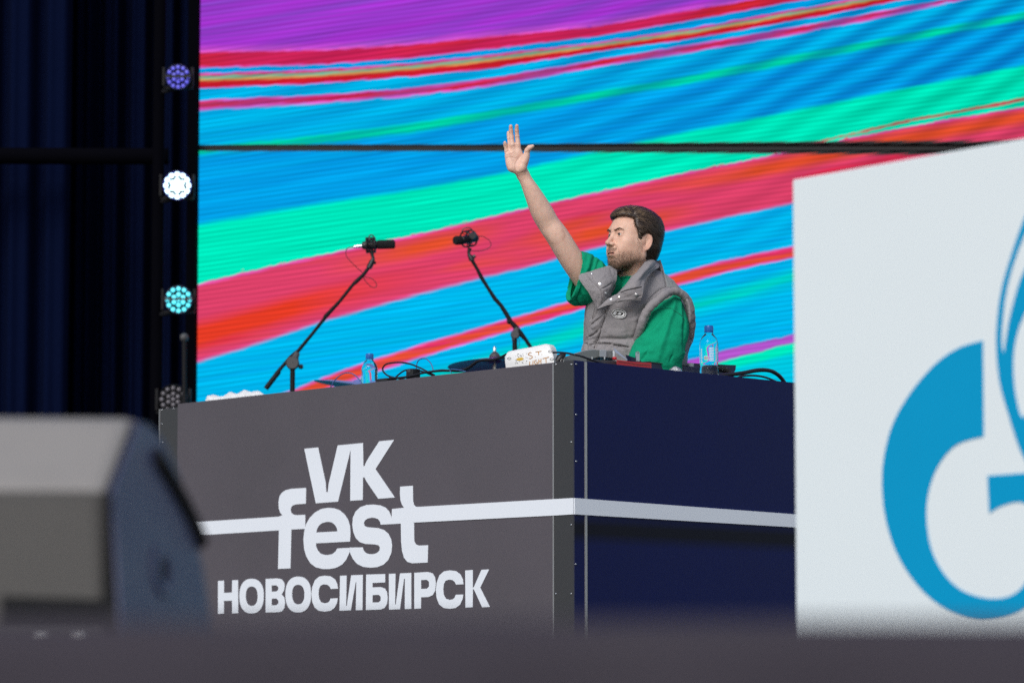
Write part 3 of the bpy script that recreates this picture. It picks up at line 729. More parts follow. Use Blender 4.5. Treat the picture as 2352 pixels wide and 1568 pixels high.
# ---------------------------------------------------------------- head frame
HS = 1.03; HY = 13.14
HC = PS(1579.5, 606.5, HY)
psi, pit, rol = R(54), R(9), R(-1)
fwd = Vector((-math.sin(psi) * math.cos(pit), -math.cos(psi) * math.cos(pit), math.sin(pit)))
lft = Vector((math.cos(psi), -math.sin(psi), 0)); upv = fwd.cross(lft) * -1
if upv.z < 0: upv = -upv
RH = np.array([lft, fwd, upv])                     # rows: local x (his left), y (face), z (up)
HCn = np.array(HC)
def hw(x, y, z): return Vector(HCn + HS * (np.array([x, y, z]) @ RH))
def to_head(V): return ((V - HCn) @ RH.T) / HS

def head_field(x, y, z):
    X = np.abs(x)
    E = lambda c, r: ell_d(x - c[0], y - c[1], z - c[2], r)
    ES = lambda c, r: ell_d(X - c[0], y - c[1], z - c[2], r)
    Cn = lambda p, q, a, b: cone_d(x, y, z, np.array(p), np.array(q), a, b)
    CS = lambda p, q, a, b: cone_d(X, y, z, np.array(p), np.array(q), a, b)
    d = E((0, -.018, .042), (.075, .100, .084))
    d = smin(d, E((0, .030, .030), (.062, .062, .070)), .03)          # forehead
    d = smin(d, E((0, .034, -.030), (.057, .056, .070)), .03)         # face block
    d = smin(d, CS((.056, -.004, -.052), (.018, .062, -.095), .018, .0165), .028)   # jaw
    d = smin(d, CS((.060, .002, -.010), (.056, -.004, -.052), .016, .018), .025)
    d = smin(d, E((0, .070, -.097), (.020, .018, .017)), .022)        # chin
    d = smin(d, ES((.042, .058, -.014), (.020, .020, .016)), .022)    # cheekbone
    d = smin(d, ES((.032, .062, -.045), (.018, .022, .024)), .025)    # cheek
    d = smin(d, ES((.052, .026, -.030), (.016, .032, .034)), .02)
    d = smin(d, E((0, .071, -.060), (.031, .022, .028)), .022)        # muzzle
    d = smin(d, Cn((-.028, .082, .030), (.028, .082, .030), .010, .010), .018)   # brow ridge
    d = smin(d, CS((.010, .087, .027), (.034, .076, .033), .0075, .007), .010)
    d = smax(d, -ES((.031, .099, .012), (.019, .018, .0125)), .012)   # eye sockets
    d = smin(d, ES((.0305, .0755, .011), (.0145, .0140, .0135)), .004)   # closed lid ball
    d = smin(d, CS((.019, .0865, .0185), (.042, .0790, .0165), .0032, .0030), .004)   # upper lid fold
    d = smin(d, CS((.019, .0850, .0035), (.041, .0785, .0050), .0026, .0026), .005)   # lower lid
    slit = ell_d(X - .0305, y - .092, z - .0092, (.0125, .014, .0036)); d = smax(d, -slit, .002)
    d = smin(d, Cn((0, .086, .022), (0, .107, -.018), .0075, .0088), .012)      # nose
    d = smin(d, E((0, .1130, -.0275), (.0105, .0110, .0095)), .009)
    d = smin(d, ES((.0125, .0985, -.0300), (.0075, .0110, .0078)), .006)
    d = smax(d, -ES((.0062, .1035, -.0390), (.0036, .0062, .0040)), .003)
    d = smax(d, -CS((.019, .094, -.036), (.028, .086, -.054), .0018, .0015), .006)   # smile line
    # mouth, a little open
    d = smin(d, CS((0, .0945, -.0570), (.021, .0840, -.0640), .0050, .0030), .006)
    d = smin(d, CS((0, .0925, -.0715), (.018, .0840, -.0685), .0060, .0035), .006)
    d = smax(d, -CS((0, .0995, -.0642), (.019, .0890, -.0665), .0030, .0014), .002)
    d = smax(d, -E((0, .094, -.0830), (.018, .0085, .0045)), .010)
    # ears
    for sx in (1,):
        tilt = -.25
        yy = y + .012; zz = z + .004
        yr = yy * math.cos(tilt) - zz * math.sin(tilt); zr = yy * math.sin(tilt) + zz * math.cos(tilt)
        px = X - .0740 - (-yr) * .42                      # ear flares out backwards
        ear = ell_d(px, yr, zr, (.0030, .0175, .0310))
        rim = np.sqrt((np.sqrt((yr / .0155) ** 2 + (zr / .0290) ** 2) - 1) ** 2 * .0155 ** 2 + (px - .0040) ** 2) - .0040
        rim = np.where((yr > .006) & (zr < .012), rim + .004, rim)
        ear = smin(ear, rim, .003)
        inner = np.sqrt((np.sqrt(((yr + .001) / .0085) ** 2 + ((zr - .003) / .0185) ** 2) - 1) ** 2 * .0085 ** 2 + (px - .0036) ** 2) - .0028
        inner = np.where(yr > .004, inner + .006, inner)
        ear = smin(ear, inner, .002)
        ear = smax(ear, -ell_d(px - .0065, yr - .003, zr + .005, (.0110, .0088, .0140)), .003)
        ear = smin(ear, ell_d(px + .001, yr - .004, zr + .0265, (.0050, .0085, .0080)), .005)   # lobe
        ear = smin(ear, ell_d(px - .001, yr - .0125, zr + .002, (.0040, .0038, .0060)), .003)   # tragus
        d = smin(d, ear, .004)
    return d

# ---------------------------------------------------------------- body field
n3 = lambda v: np.array(v, float)
BF = Field((-.13, 12.82, .98), (.78, 13.46, 2.17), .0022)
sh_r = n3(PS(1486, 722, 13.18)); el_r = n3(PS(1392, 588, 13.06)); wr_r = n3(PS(1307, 436, 12.98))
BF.ell(n3(PS(1594, 800, 13.22)), (.165, .095, .19), .03)                     # chest, under the clothes
BF.ell(n3(PS(1592, 890, 13.22)), (.155, .090, .17), .04)
BF.cone(sh_r, n3(PS(1590, 735, 13.24)), .058, .07, .04)
sh_l = n3(PS(1694, 772, 13.20)); el_l = n3(PS(1668, 935, 13.10)); wr_l = n3(PS(1600, 968, 12.93))
BF.cone(sh_l, n3(PS(1590, 735, 13.24)), .055, .07, .04)
BF.cone(sh_l, el_l, .050, .040, .02); BF.cone(el_l, wr_l, .038, .027, .02)
# raised arm
fm = n3(PS(1354, 528, 13.03)); fm2 = n3(PS(1332, 484, 13.00))
def limb(pts, rs, k=.0006, n=12):
    c = crom([Vector(list(p) + [0])[:3] for p in pts], n); rr = crom([(r_, 0, 0) for r_ in rs], n)
    for i in range(len(c) - 1): BF.cone(n3(c[i]), n3(c[i + 1]), rr[i].x, rr[i + 1].x, k)
limb([n3(PS(1478, 712, 13.16)), n3(PS(1432, 652, 13.10)), el_r + n3((.004, 0, -.006)), n3(PS(1372, 560, 13.05)), fm, fm2, n3(PS(1317, 455, 12.985)), wr_r], [.053, .0475, .0455, .0430, .0430, .0330, .0255, .0232])
# neck
hn = lambda x, y, z: n3(hw(x, y, z))
BF.cone(hn(0, -.022, -.045), n3(PS(1592, 705, 13.20)), .056, .060, .02)
BF.cone(n3(PS(1592, 705, 13.20)), n3(PS(1594, 745, 13.24)), .062, .09, .04)
BF.ell(hn(0, .022, -.098), (.011, .011, .013), .02)
# hand, palm to the camera
ZM = lambda x, y, d: n3(PS(1200 + x / 5.6, 280 + y / 5.6, d))
BF.cone(wr_r, ZM(560, 800, 12.965), .0225, .024, .012)
BF.ell(ZM(500, 690, 12.965), (.036, .0150, .045), .014)
BF.cone(ZM(440, 780, 12.96), ZM(400, 630, 12.965), .015, .0125, .014)         # heel below the little finger
BF.cone(ZM(590, 770, 12.955), ZM(645, 640, 12.952), .0170, .0135, .013)        # ball of the thumb
BF.cone(ZM(415, 600, 12.968), ZM(545, 570, 12.968), .0120, .0125, .012)       # knuckle row
def finger(pts, rs, k=.004):
    for i in range(len(pts) - 1): BF.cone(ZM(*pts[i]), ZM(*pts[i + 1]), rs[i], rs[i + 1], k if i else .008)
finger([(545, 585, 12.966), (535, 470, 12.962), (520, 345, 12.962), (516, 262, 12.957), (516, 195, 12.948)], [.0108, .0096, .0085, .0078, .0066])
finger([(480, 580, 12.966), (455, 460, 12.960), (440, 345, 12.962), (434, 265, 12.958), (431, 200, 12.950)], [.0108, .0095, .0085, .0078, .0066])
finger([(425, 590, 12.972), (418, 470, 12.972), (412, 370, 12.978), (404, 320, 12.980), (399, 290, 12.980)], [.0102, .0090, .0082, .0075, .0064])
finger([(395, 630, 12.970), (372, 550, 12.968), (358, 480, 12.964), (352, 450, 12.960), (349, 428, 12.956)], [.0096, .0080, .0070, .0066, .0056])
finger([(620, 700, 12.952), (652, 600, 12.948), (662, 540, 12.944), (692, 502, 12.938), (737, 480, 12.934)], [.0135, .0110, .0100, .0092, .0066], .006)
def carve(p, q, r, k):
    p = ZM(*p); q = ZM(*q); m = r + k + .006; sl, x, y, z = BF.block(np.minimum(p, q) - m, np.maximum(p, q) + m)
    BF.F[sl] = smax(BF.F[sl], -cone_d(x, y, z, p, q, r, r), k)
carve((560, 640, 12.9375), (520, 790, 12.9375), .0035, .009)
carve((400, 640, 12.941), (545, 600, 12.941), .002, .007)
carve((500, 850, 12.934), (620, 835, 12.934), .003, .005)
# head
sl, x, y, z = BF.block(HCn - .215, HCn + .215)
lx, ly, lz = [((x - HCn[0]) * RH[i, 0] + (y - HCn[1]) * RH[i, 1] + (z - HCn[2]) * RH[i, 2]) / HS for i in range(3)]
lx, ly, lz = np.broadcast_arrays(lx, ly, lz)
BF.union(sl, head_field(lx, ly, lz) * HS, .012 * 1)
Vb, Fb = surface(BF); Vb = taubin(Vb, Fb, 1, .45)
del BF

person = empty('person', (float(PS(1594, 800, 13.22).x), 13.22, 0), 'bearded man in green shirt and grey puffer vest behind the booth, right arm raised', 'person')
# skin material driven by a painted attribute (stubble, lips)
skin = bpy.data.materials.new('skin'); skin.use_nodes = True; nt = skin.node_tree; b = nt.nodes['Principled BSDF']
at = nt.nodes.new('ShaderNodeAttribute'); at.attribute_name = 'tone'
tc = nt.nodes.new('ShaderNodeTexCoord'); nz = nt.nodes.new('ShaderNodeTexNoise'); nz.inputs['Scale'].default_value = 34; nz.inputs['Detail'].default_value = 8; nz.inputs['Roughness'].default_value = .7
nt.links.new(tc.outputs['Object'], nz.inputs[0])
mx = nt.nodes.new('ShaderNodeMix'); mx.data_type = 'RGBA'; mx.blend_type = 'MULTIPLY'; mx.inputs[0].default_value = 1
cr = nt.nodes.new('ShaderNodeValToRGB'); cr.color_ramp.elements[0].color = (.84, .78, .76, 1); cr.color_ramp.elements[1].color = (1, 1, 1, 1); cr.color_ramp.elements[0].position = .3; cr.color_ramp.elements[1].position = .62
nt.links.new(nz.outputs['Fac'], cr.inputs[0]); nt.links.new(at.outputs['Color'], mx.inputs[6]); nt.links.new(cr.outputs[0], mx.inputs[7]); nt.links.new(mx.outputs[2], b.inputs['Base Color'])
b.inputs['Roughness'].default_value = .52; b.inputs['Specular IOR Level'].default_value = .4
b.inputs['Subsurface Weight'].default_value = .12; b.inputs['Subsurface Radius'].default_value = (.01, .004, .002); b.inputs['Subsurface Scale'].default_value = .5
nb_ = nt.nodes.new('ShaderNodeTexNoise'); nb_.inputs['Scale'].default_value = 350; bp = nt.nodes.new('ShaderNodeBump'); bp.inputs['Strength'].default_value = .15; bp.inputs['Distance'].default_value = .002
nt.links.new(tc.outputs['Object'], nb_.inputs[0]); nt.links.new(nb_.outputs['Fac'], bp.inputs['Height']); nt.links.new(bp.outputs[0], b.inputs['Normal'])
body = np_mesh('body', Vb, Fb, skin, person)
hl = to_head(Vb); hx, hy, hz = np.abs(hl[:, 0]), hl[:, 1], hl[:, 2]
col = np.tile(np.array([.80, .530, .415]), (len(Vb), 1))
def paint(mask, c):
    global col
    m = np.clip(mask, 0, 1)[:, None]; col = col * (1 - m) + np.array(c) * m
ss = lambda a, lo, hi: np.clip((a - lo) / (hi - lo), 0, 1) ** 2 * (3 - 2 * np.clip((a - lo) / (hi - lo), 0, 1))
inhead = (hz > -.128) & (hz < .16) & (hx < .10) & (hy > -.14) & (hy < .14)
jawline = ss(hy, -.006, .010) * ss(-hz, .020 , .052) * (1 - ss(-hz, .125, .15))
cheek = 1 - ss(hz + .35 * np.maximum(hy - .02, 0), -.052, -.030)            # beard's upper line falls towards the mouth
st_ = inhead * ss(hy, -.004, .012) * cheek * (1 - ss(-hz, .104, .118) * ss(.062 - hy, 0, .02)) * (1 - ss(-hz, .116, .128))
mous = inhead * ss(hy, .074, .082) * ss(hz, -.060, -.054) * (1 - ss(hz, -.046, -.040)) * (1 - ss(hx, .026, .032))
side = inhead * ss(hy, -.002, .008) * (1 - ss(hy, .020, .034)) * (hz < .01) * ss(-hz, -.01, .02) * (hx > .05)
lipm = inhead * (hy > .082) * np.exp(-((hz + .0645) / .0085) ** 2 * 1.0) * (1 - ss(hx, .018, .024))
paint(inhead * .45, (.70, .415, .290))
paint(np.maximum(np.maximum(st_ * (.24 + .42 * ss(-hz, .062, .100)), mous * .5), side * .35), (.13, .078, .050))
paint(inhead * np.exp(-(((hx) / .014) ** 2 + ((hz + .026) / .016) ** 2)) * (hy > .09) * .35, (.56, .24, .18))
paint(lipm * .85, (.40, .155, .125))
paint(inhead * (hx < .02) * (hy > .086) * (hy < .0965) * (np.abs(hz + .0648) < .0022) * .95, (.05, .015, .012))
paint(inhead * ((hx > .078) & (hy < .012) & (np.abs(hz) < .05)) * .3, (.58, .25, .18))
paint(inhead * np.exp(-(((hx - .0305) / .016) ** 2 + ((hz - .012) / .011) ** 2)) * (hy > .06) * .28, (.36, .17, .13))
ht = np.array([PS(1290, 320, 12.96)]); tipm = ss(Vb[:, 2], PS(1290, 345, 12.96).z, PS(1290, 305, 12.96).z); paint(tipm * .45, (.60, .27, .21))
def nproj(V):       # photo pixels (full size) of points
    v = V - np.array(CAM); w = v[:, 1] * math.cos(TILT) + v[:, 2] * math.sin(TILT); u = -v[:, 1] * math.sin(TILT) + v[:, 2] * math.cos(TILT)
    return np.stack([(CX + FPX * v[:, 0] / w), (CY - FPX * u / w)], 1) / .91875
qb = nproj(Vb)
def skin_line(pts, w, a, c=(.40, .19, .13)):  # natural skin creases, their shade deepened with darker paint
    L_ = [(v.x, v.y) for v in crom([(x, y, 0) for x, y in pts], 4)]; d = np.full(len(Vb), 1e9)
    for i in range(len(L_) - 1):
        p, q = np.array(L_[i]), np.array(L_[i + 1]); e = q - p; t = np.clip(((qb - p) @ e) / (e @ e + 1e-9), 0, 1); d = np.minimum(d, np.linalg.norm(qb - p - t[:, None] * e, axis=1))
    paint(np.exp(-(d / w) ** 2) * a, c)
Hn = lambda *a: [(1200 + x / 5.6, 280 + y / 5.6) for x, y in a]
for l_ in (Hn((575, 610), (520, 660), (490, 730), (490, 800), (515, 835)), Hn((370, 640), (430, 625), (500, 640), (545, 610)), Hn((380, 600), (440, 580), (480, 560)), Hn((500, 835), (560, 848), (630, 825)), Hn((515, 905), (560, 885), (640, 870)),
           Hn((440, 480), (480, 470)), Hn((500, 460), (560, 455)), Hn((395, 385), (470, 370)), Hn((495, 350), (550, 348)), Hn((498, 275), (545, 272)), Hn((360, 555), (395, 540)), Hn((640, 560), (690, 545))): skin_line(l_, 1.4, .55)
skin_line([(1405, 574), (1412, 586), (1408, 600)], 2.5, .35); skin_line([(1366, 590), (1374, 604), (1384, 612)], 4, .25)
skin_line([(1528, 571), (1531, 581)], 1.0, .5); skin_line([(1534, 570), (1536, 576)], 1.0, .4); skin_line([(1543, 590), (1550, 592), (1559, 588)], 1.4, .35); skin_line([(1539, 611), (1545, 618), (1548, 628)], 1.6, .35)
a_ = body.data.color_attributes.new('tone', 'FLOAT_COLOR', 'POINT'); a_.data.foreach_set('color', np.concatenate([col, np.ones((len(col), 1))], 1).astype(np.float32).reshape(-1))

# eyes
ink0 = mat('lash_dark', (.03, .018, .013), .6)
ew = mat('eye_white', (.55, .52, .50), .15, coat=.5); ir = mat('iris', (.022, .014, .010), .15, coat=1)
for sx in (-1, 1):
    c = hw(sx * .0305, .0750, .0105); gz = Vector(hw(sx * .0305 - .16, .98, 0.02) - hw(0, 0, 0)).normalized()
    e = MB().lathe([(.0135 * math.sin(a), -.0135 * math.cos(a)) for a in [i * math.pi / 12 for i in range(13)]], c, (0, 0, 1), 20, False).build('eye', ew, person, smooth=True)
    MB().lathe([(.0078, .0118), (.0068, .0130), (.003, .0141), (.0002, .0143)], c, gz, 16).build('iris', ir, e, smooth=True)
    lid = MB(); lid.tube(crom([hw(sx * (.0305 + .0130 * k), .0885 - .0045 * abs(k + .1) ** 1.5 - .004 * max(0, k), .0112 + .0030 * (1 - k * k) - (.0022 if k > .7 or k < -.7 else 0)) for k in (-1, -.5, 0, .5, 1)], 4), [.0004] + [.0010] * 15 + [.0005], 6); lid.build('eyelashes', ink0, person, smooth=True)
teeth = MB(); teeth.box(hw(0, .0845, -.0640), (.022, .005, .006), Matrix(((lft.x, fwd.x, upv.x), (lft.y, fwd.y, upv.y), (lft.z, fwd.z, upv.z))))
teeth.build('teeth', mat('teeth', (.5, .47, .42), .3), person, bevel=.001)

# ---------------------------------------------------------------- hair
hairm = bpy.data.materials.new('hair'); hairm.use_nodes = True; nt = hairm.node_tree; b = nt.nodes['Principled BSDF']
at = nt.nodes.new('ShaderNodeAttribute'); at.attribute_name = 'tone'; nt.links.new(at.outputs['Color'], b.inputs['Base Color'])
b.inputs['Roughness'].default_value = .38; b.inputs['Specular IOR Level'].default_value = .5
def tone_attr(o, cols):
    a_ = o.data.color_attributes.new('tone', 'FLOAT_COLOR', 'POINT'); a_.data.foreach_set('color', np.concatenate([cols, np.ones((len(cols), 1))], 1).astype(np.float32).reshape(-1))
HP = [(.118, .076), (.118, .20), (-.20, .20), (-.20, -.066), (-.062, -.078), (-.036, -.060), (-.030, -.030), (-.037, .004), (-.022, .032), (-.002, .035), (.010, .018), (.016, -.022), (.026, -.002), (.030, .026), (.044, .050), (.048, .078), (.078, .086)]
def poly_sdf(y, z, pts):
    d = np.full(y.shape, 1e9); ins = np.zeros(y.shape, bool); n = len(pts)
    for i in range(n):
        a, b_ = np.array(pts[i]), np.array(pts[(i + 1) % n]); e = b_ - a
        t = np.clip(((y - a[0]) * e[0] + (z - a[1]) * e[1]) / (e @ e), 0, 1)
        d = np.minimum(d, (y - a[0] - t * e[0]) ** 2 + (z - a[1] - t * e[1]) ** 2)
        c = ((a[1] > z) != (b_[1] > z)) & (y < (b_[0] - a[0]) * (z - a[1]) / (b_[1] - a[1] + 1e-12) + a[0]); ins ^= c
    d = np.sqrt(d); return np.where(ins, -d, d)
HF = Field(HCn - .17, HCn + .19, .0029)
sl, x, y, z = HF.block(HCn - .3, HCn + .3)
lx, ly, lz = [np.broadcast_to(((x - HCn[0]) * RH[i, 0] + (y - HCn[1]) * RH[i, 1] + (z - HCn[2]) * RH[i, 2]) / HS, HF.F.shape) for i in range(3)]
def hair_field(lx, ly, lz):
    sk = ell_d(lx, ly + .018, lz - .042, (.075, .100, .084)); sk = smin(sk, ell_d(lx, ly - .030, lz - .030, (.062, .062, .070)), .03)
    sk = smin(sk, ell_d(lx, ly + .045, lz + .018, (.060, .062, .058)), .03)
    th = .006 + .010 * np.clip((lz - .02) / .09, 0, 1) + .006 * np.clip((ly) / .08, 0, 1) * np.clip((lz - .07) / .03, 0, 1) + .003 * np.clip((-ly - .04) / .05, 0, 1)
    side_line = ly - .0 * lx
    return smax(sk - th, poly_sdf(side_line, lz - .10 * np.abs(lx) * 0, HP), .006)
hf = hair_field(lx, ly, lz); HF.F[:] = (hf * HS).astype(np.float32)
Vh, Fh = surface(HF); Vh = taubin(Vh, Fh, 2, .5)
hh = to_head(Vh)
rs = np.array([mnoise.noise(Vector((p[0] * 160, p[1] * 22, p[2] * 60))) for p in hh]); nrm = hh / np.linalg.norm(hh, axis=1)[:, None]
Vh = Vh + (nrm @ RH) * (rs * .0016)[:, None]
hair = np_mesh('hair', Vh, Fh, hairm, person)
tone_attr(hair, np.array([.032, .020, .014]) * (1 + .4 * rs[:, None]))
# strands
rg = np.random.RandomState(3)
def ribbons(roots, dirs, lens, width, nrmls, lift, cols, name, parent, seg=5, curl=.0, follow=None):
    n = len(roots); vs = np.zeros((n, seg + 1, 2, 3)); p = roots.copy(); d = dirs / np.linalg.norm(dirs, axis=1)[:, None]
    cc = np.zeros((n, seg + 1, 2, 3))
    for i in range(seg + 1):
        t = i / seg; sd = np.cross(d, nrmls); sd /= np.linalg.norm(sd, axis=1)[:, None] + 1e-9
        w = width * (1 - .8 * t) * (1 if i else .6)
        q = p + nrmls * (lift * math.sin(t * 2.2))[..., None] if hasattr(lift, '__len__') else p + nrmls * lift * math.sin(t * 2.2)
        vs[:, i, 0] = q - sd * w; vs[:, i, 1] = q + sd * w; cc[:, i, :] = cols[:, None, :]
        p = p + d * (lens / seg)[:, None]
        if follow is not None: p, nrmls, d = follow(p, d)
    base = (np.arange(n) * (seg + 1) * 2)[:, None]; f = []
    for i in range(seg): f.append(np.stack([base[:, 0] + 2 * i, base[:, 0] + 2 * i + 1, base[:, 0] + 2 * i + 3, base[:, 0] + 2 * i + 2], 1))
    o = np_mesh(name, vs.reshape(-1, 3), np.concatenate(f), hairm, parent); tone_attr(o, cc.reshape(-1, 3)); return o
bvh_h = BVHTree.FromPolygons([Vector(v) for v in Vh], [tuple(int(i) for i in f) for f in Fh])
def follow_h(p, d):
    q = np.zeros_like(p); nn = np.zeros_like(p)
    for i in range(len(p)):
        l, nr, _, _ = bvh_h.find_nearest(Vector(p[i])); q[i] = l; nn[i] = nr
    d = d - nn * (d * nn).sum(1)[:, None]; d /= np.linalg.norm(d, axis=1)[:, None] + 1e-9
    d[:, 2] -= .06
    return q + nn * .0012, nn, d
me = hair.data; me.calc_loop_triangles()
nrms = np.zeros(len(me.vertices) * 3, np.float32); me.vertices.foreach_get('normal', nrms); nrms = nrms.reshape(-1, 3)
out_ok = (nrms * ((hh) @ RH)).sum(1) > .2 * np.linalg.norm(hh, axis=1)
cand = np.where(out_ok)[0]; pick = rg.choice(cand, 5200)
pl = hh[pick]
# combed flow in head space: from the side parting over to his right at the top, back and down at the sides
top = ss(pl[:, 2], .075, .11)
dl = np.stack([np.where(pl[:, 2] > .08, -.75 * top * (pl[:, 1] > -.03), .0), -1.0 + .55 * ss(pl[:, 1], .05, .09), -.10 - .9 * ss(-pl[:, 1], .02, .09) - .35 * ss(.09 - pl[:, 2], 0, .05)], 1)
front = (pl[:, 1] > .055) & (pl[:, 2] > .08); dl[front] = np.array([-.85, .30, -.12])
dl += rg.normal(0, .16, dl.shape)
dirs = dl @ RH; base_c = np.array([.075, .047, .030])
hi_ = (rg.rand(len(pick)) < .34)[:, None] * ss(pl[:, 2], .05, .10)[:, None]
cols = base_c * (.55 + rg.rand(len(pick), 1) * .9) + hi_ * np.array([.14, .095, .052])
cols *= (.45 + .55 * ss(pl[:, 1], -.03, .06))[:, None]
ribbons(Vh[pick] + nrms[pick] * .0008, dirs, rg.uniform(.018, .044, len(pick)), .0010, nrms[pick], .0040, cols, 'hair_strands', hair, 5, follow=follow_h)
# beard and brows: short hairs rooted in the skin
nb2 = np.zeros(len(body.data.vertices) * 3, np.float32); body.data.vertices.foreach_get('normal', nb2); nb2 = nb2.reshape(-1, 3)
wgt = np.maximum(np.maximum(st_ * (1 + 1.2 * ss(-hz, .07, .10)), mous * 1.3), side * .9) * (1 - lipm) * inhead
wgt = np.where(wgt > .12, wgt, 0); pk = rg.choice(len(Vb), 5000, p=wgt / wgt.sum())
dl = np.stack([rg.normal(0, .25, len(pk)), .15 + rg.normal(0, .25, len(pk)), -1 + rg.normal(0, .25, len(pk))], 1) @ RH
ln = rg.uniform(.004, .0075, len(pk)) * (.8 + .6 * ss(-hz[pk], .06, .11))
cols = np.array([.12, .073, .045]) * (.45 + rg.rand(len(pk), 1) * 1.0)
ribbons(Vb[pk] + nb2[pk] * .0002 + rg.normal(0, .001, (len(pk), 3)), dl + nb2[pk] * .55, ln, .00035, nb2[pk], .0004, cols, 'beard', person, 2)
rt = []; dr = []; nn = []
for sx in (-1, 1):
    for i in range(95):
        t = rg.rand(); xx = .009 + .036 * t; zc_ = .0212 + .0115 * math.sin(min(t * 1.1, 1) * 1.75) - .004 * max(0, t - .75) / .25; zz = zc_ + rg.normal(0, .0014 * (1.2 - t * .7))
        o = hw(sx * xx, .16, zz); best = np.where(inhead & (np.sign(hl[:, 0]) == sx))[0]
        if not rt and i == 0: pass
        rt.append((sx * xx, zz)); dr.append((sx * (.7 + .3 * t), -.1, .45 - .9 * t))
bb = BVHTree.FromPolygons([Vector(v) for v in Vb], [tuple(int(i) for i in f) for f in Fb[(inhead[Fb].all(1))]])
R0 = []; N0 = []; D0 = []
for (xx, zz), d_ in zip(rt, dr):
    h_ = bb.ray_cast(hw(xx, .16, zz), -fwd)
    if h_[0] is None: continue
    R0.append(h_[0] + h_[1] * .0004); N0.append(h_[1]); D0.append(np.array(d_) @ RH)
R0 = np.array(R0); N0 = np.array(N0); D0 = np.array(D0) + N0 * .15
ribbons(R0, D0, rg.uniform(.006, .010, len(R0)), .00055, N0, .0005, np.array([.075, .046, .030]) * (.6 + rg.rand(len(R0), 1) * .7), 'eyebrows', person, 3)
# ================================================================== clothes
def loft(rings, nu, closed=True, nr=4):
    """rings: list of lists of points (same count); Catmull-Rom along both directions"""
    rg_ = [crom(r_, nr, closed) for r_ in rings]; n = len(rg_[0]); cols_ = [crom([r_[i] for r_ in rg_], nu) for i in range(n)]
    m = len(cols_[0]); V_ = np.array([[tuple(cols_[i][j]) for i in range(n)] for j in range(m)])
    fs = []
    for j in range(m - 1):
        for i in range(n if closed else n - 1): fs.append((j * n + i, j * n + (i + 1) % n, (j + 1) * n + (i + 1) % n, (j + 1) * n + i))
    return V_.reshape(-1, 3), np.array(fs), n, m
def normals(V, Fq):
    n = np.zeros_like(V); a = V[Fq[:, 2]] - V[Fq[:, 0]]; b = V[Fq[:, 3]] - V[Fq[:, 1]]; c = np.cross(a, b)
    for k in range(4): np.add.at(n, Fq[:, k], c)
    return n / (np.linalg.norm(n, axis=1)[:, None] + 1e-12)
def nproj(V):       # photo pixels (full size) of points
    v = V - np.array(CAM); w = v[:, 1] * math.cos(TILT) + v[:, 2] * math.sin(TILT); u = -v[:, 1] * math.sin(TILT) + v[:, 2] * math.cos(TILT)
    return np.stack([(CX + FPX * v[:, 0] / w), (CY - FPX * u / w)], 1) / .91875
def press(V, N, line, width, amt, front=True):
    """push a crease (amt<0) or a ridge (amt>0) into the cloth along a line measured in photo pixels"""
    q = nproj(V); d = np.full(len(V), 1e9); tt = np.zeros(len(V)); L_ = np.array([(v.x, v.y) for v in crom([(x, y, 0) for x, y in line], 4)])
    for i in range(len(L_) - 1):
        a, b_ = L_[i], L_[i + 1]; e = b_ - a; t = np.clip(((q - a) @ e) / (e @ e + 1e-9), 0, 1); dd = np.linalg.norm(q - a - t[:, None] * e, axis=1)
        m = dd < d; d[m] = dd[m]; tt[m] = ((i + t) / (len(L_) - 1))[m]
    fade = np.sin(np.clip(tt, 0, 1) * math.pi) ** .35
    m = (N[:, 1] < .15) if front else np.ones(len(V), bool)
    V += N * (amt * np.exp(-(d / width) ** 2) * fade * m)[:, None]
def wrinkle(V, N, amp, sc, seed=0, stretch=(1, 1, 1)):
    w = np.array([mnoise.fractal(Vector((p[0] * sc * stretch[0] + seed, p[1] * sc * stretch[1], p[2] * sc * stretch[2])), .6, 2.0, 4) for p in V])
    V += N * (w * amp)[:, None]
def ellring(sx0, sx1, sy, dep, hd, n=16, tilt=0, slant=0, e=2.3):
    """horizontal ring whose outline spans sx0..sx1 in the photo at height sy"""
    p0, p1 = PS(sx0, sy, dep), PS(sx1, sy, dep); c = (p0 + p1) / 2; a = (p1 - p0).length / 2; out = []
    for i in range(n):
        t = 2 * math.pi * i / n; c_, s_ = math.cos(t), math.sin(t)
        x = a * math.copysign(abs(c_) ** (2 / e), c_); y = hd * math.copysign(abs(s_) ** (2 / e), s_)
        out.append(Vector((c.x + x, c.y + y + slant * x, c.z + tilt * x)))
    return out
def orient(V, Fq, c=None):
    N = normals(V, Fq); c = V.mean(0) if c is None else c
    if ((V - c) * N).sum() < 0: Fq = Fq[:, ::-1]; N = -N
    return Fq, N
def cloth_mat(name, c, weave=700, rough=.85, bump=.25, var=.12, sheen=.15):
    m = mat(name, c, rough, var=var, vscale=9, bump=bump, bscale=weave, sheen=sheen, spec=.25); return m
green = cloth_mat('green_cotton', (.002, .30, .155), 900, .95, .2, .1, .0)
nylon = cloth_mat('grey_nylon', (.265, .248, .255), 500, .62, .22, .08, .05)
nylon2 = cloth_mat('grey_nylon_yoke', (.275, .285, .28), 500, .6, .2, .06, .05)
stitch = mat('dark_stitching', (.02, .02, .022), .7)
Z3 = lambda x, y: (1380 + x / 5.226, 640 + y / 5.226)
Z2 = lambda x, y: (1400 + x / 5.6, 480 + y / 5.6)

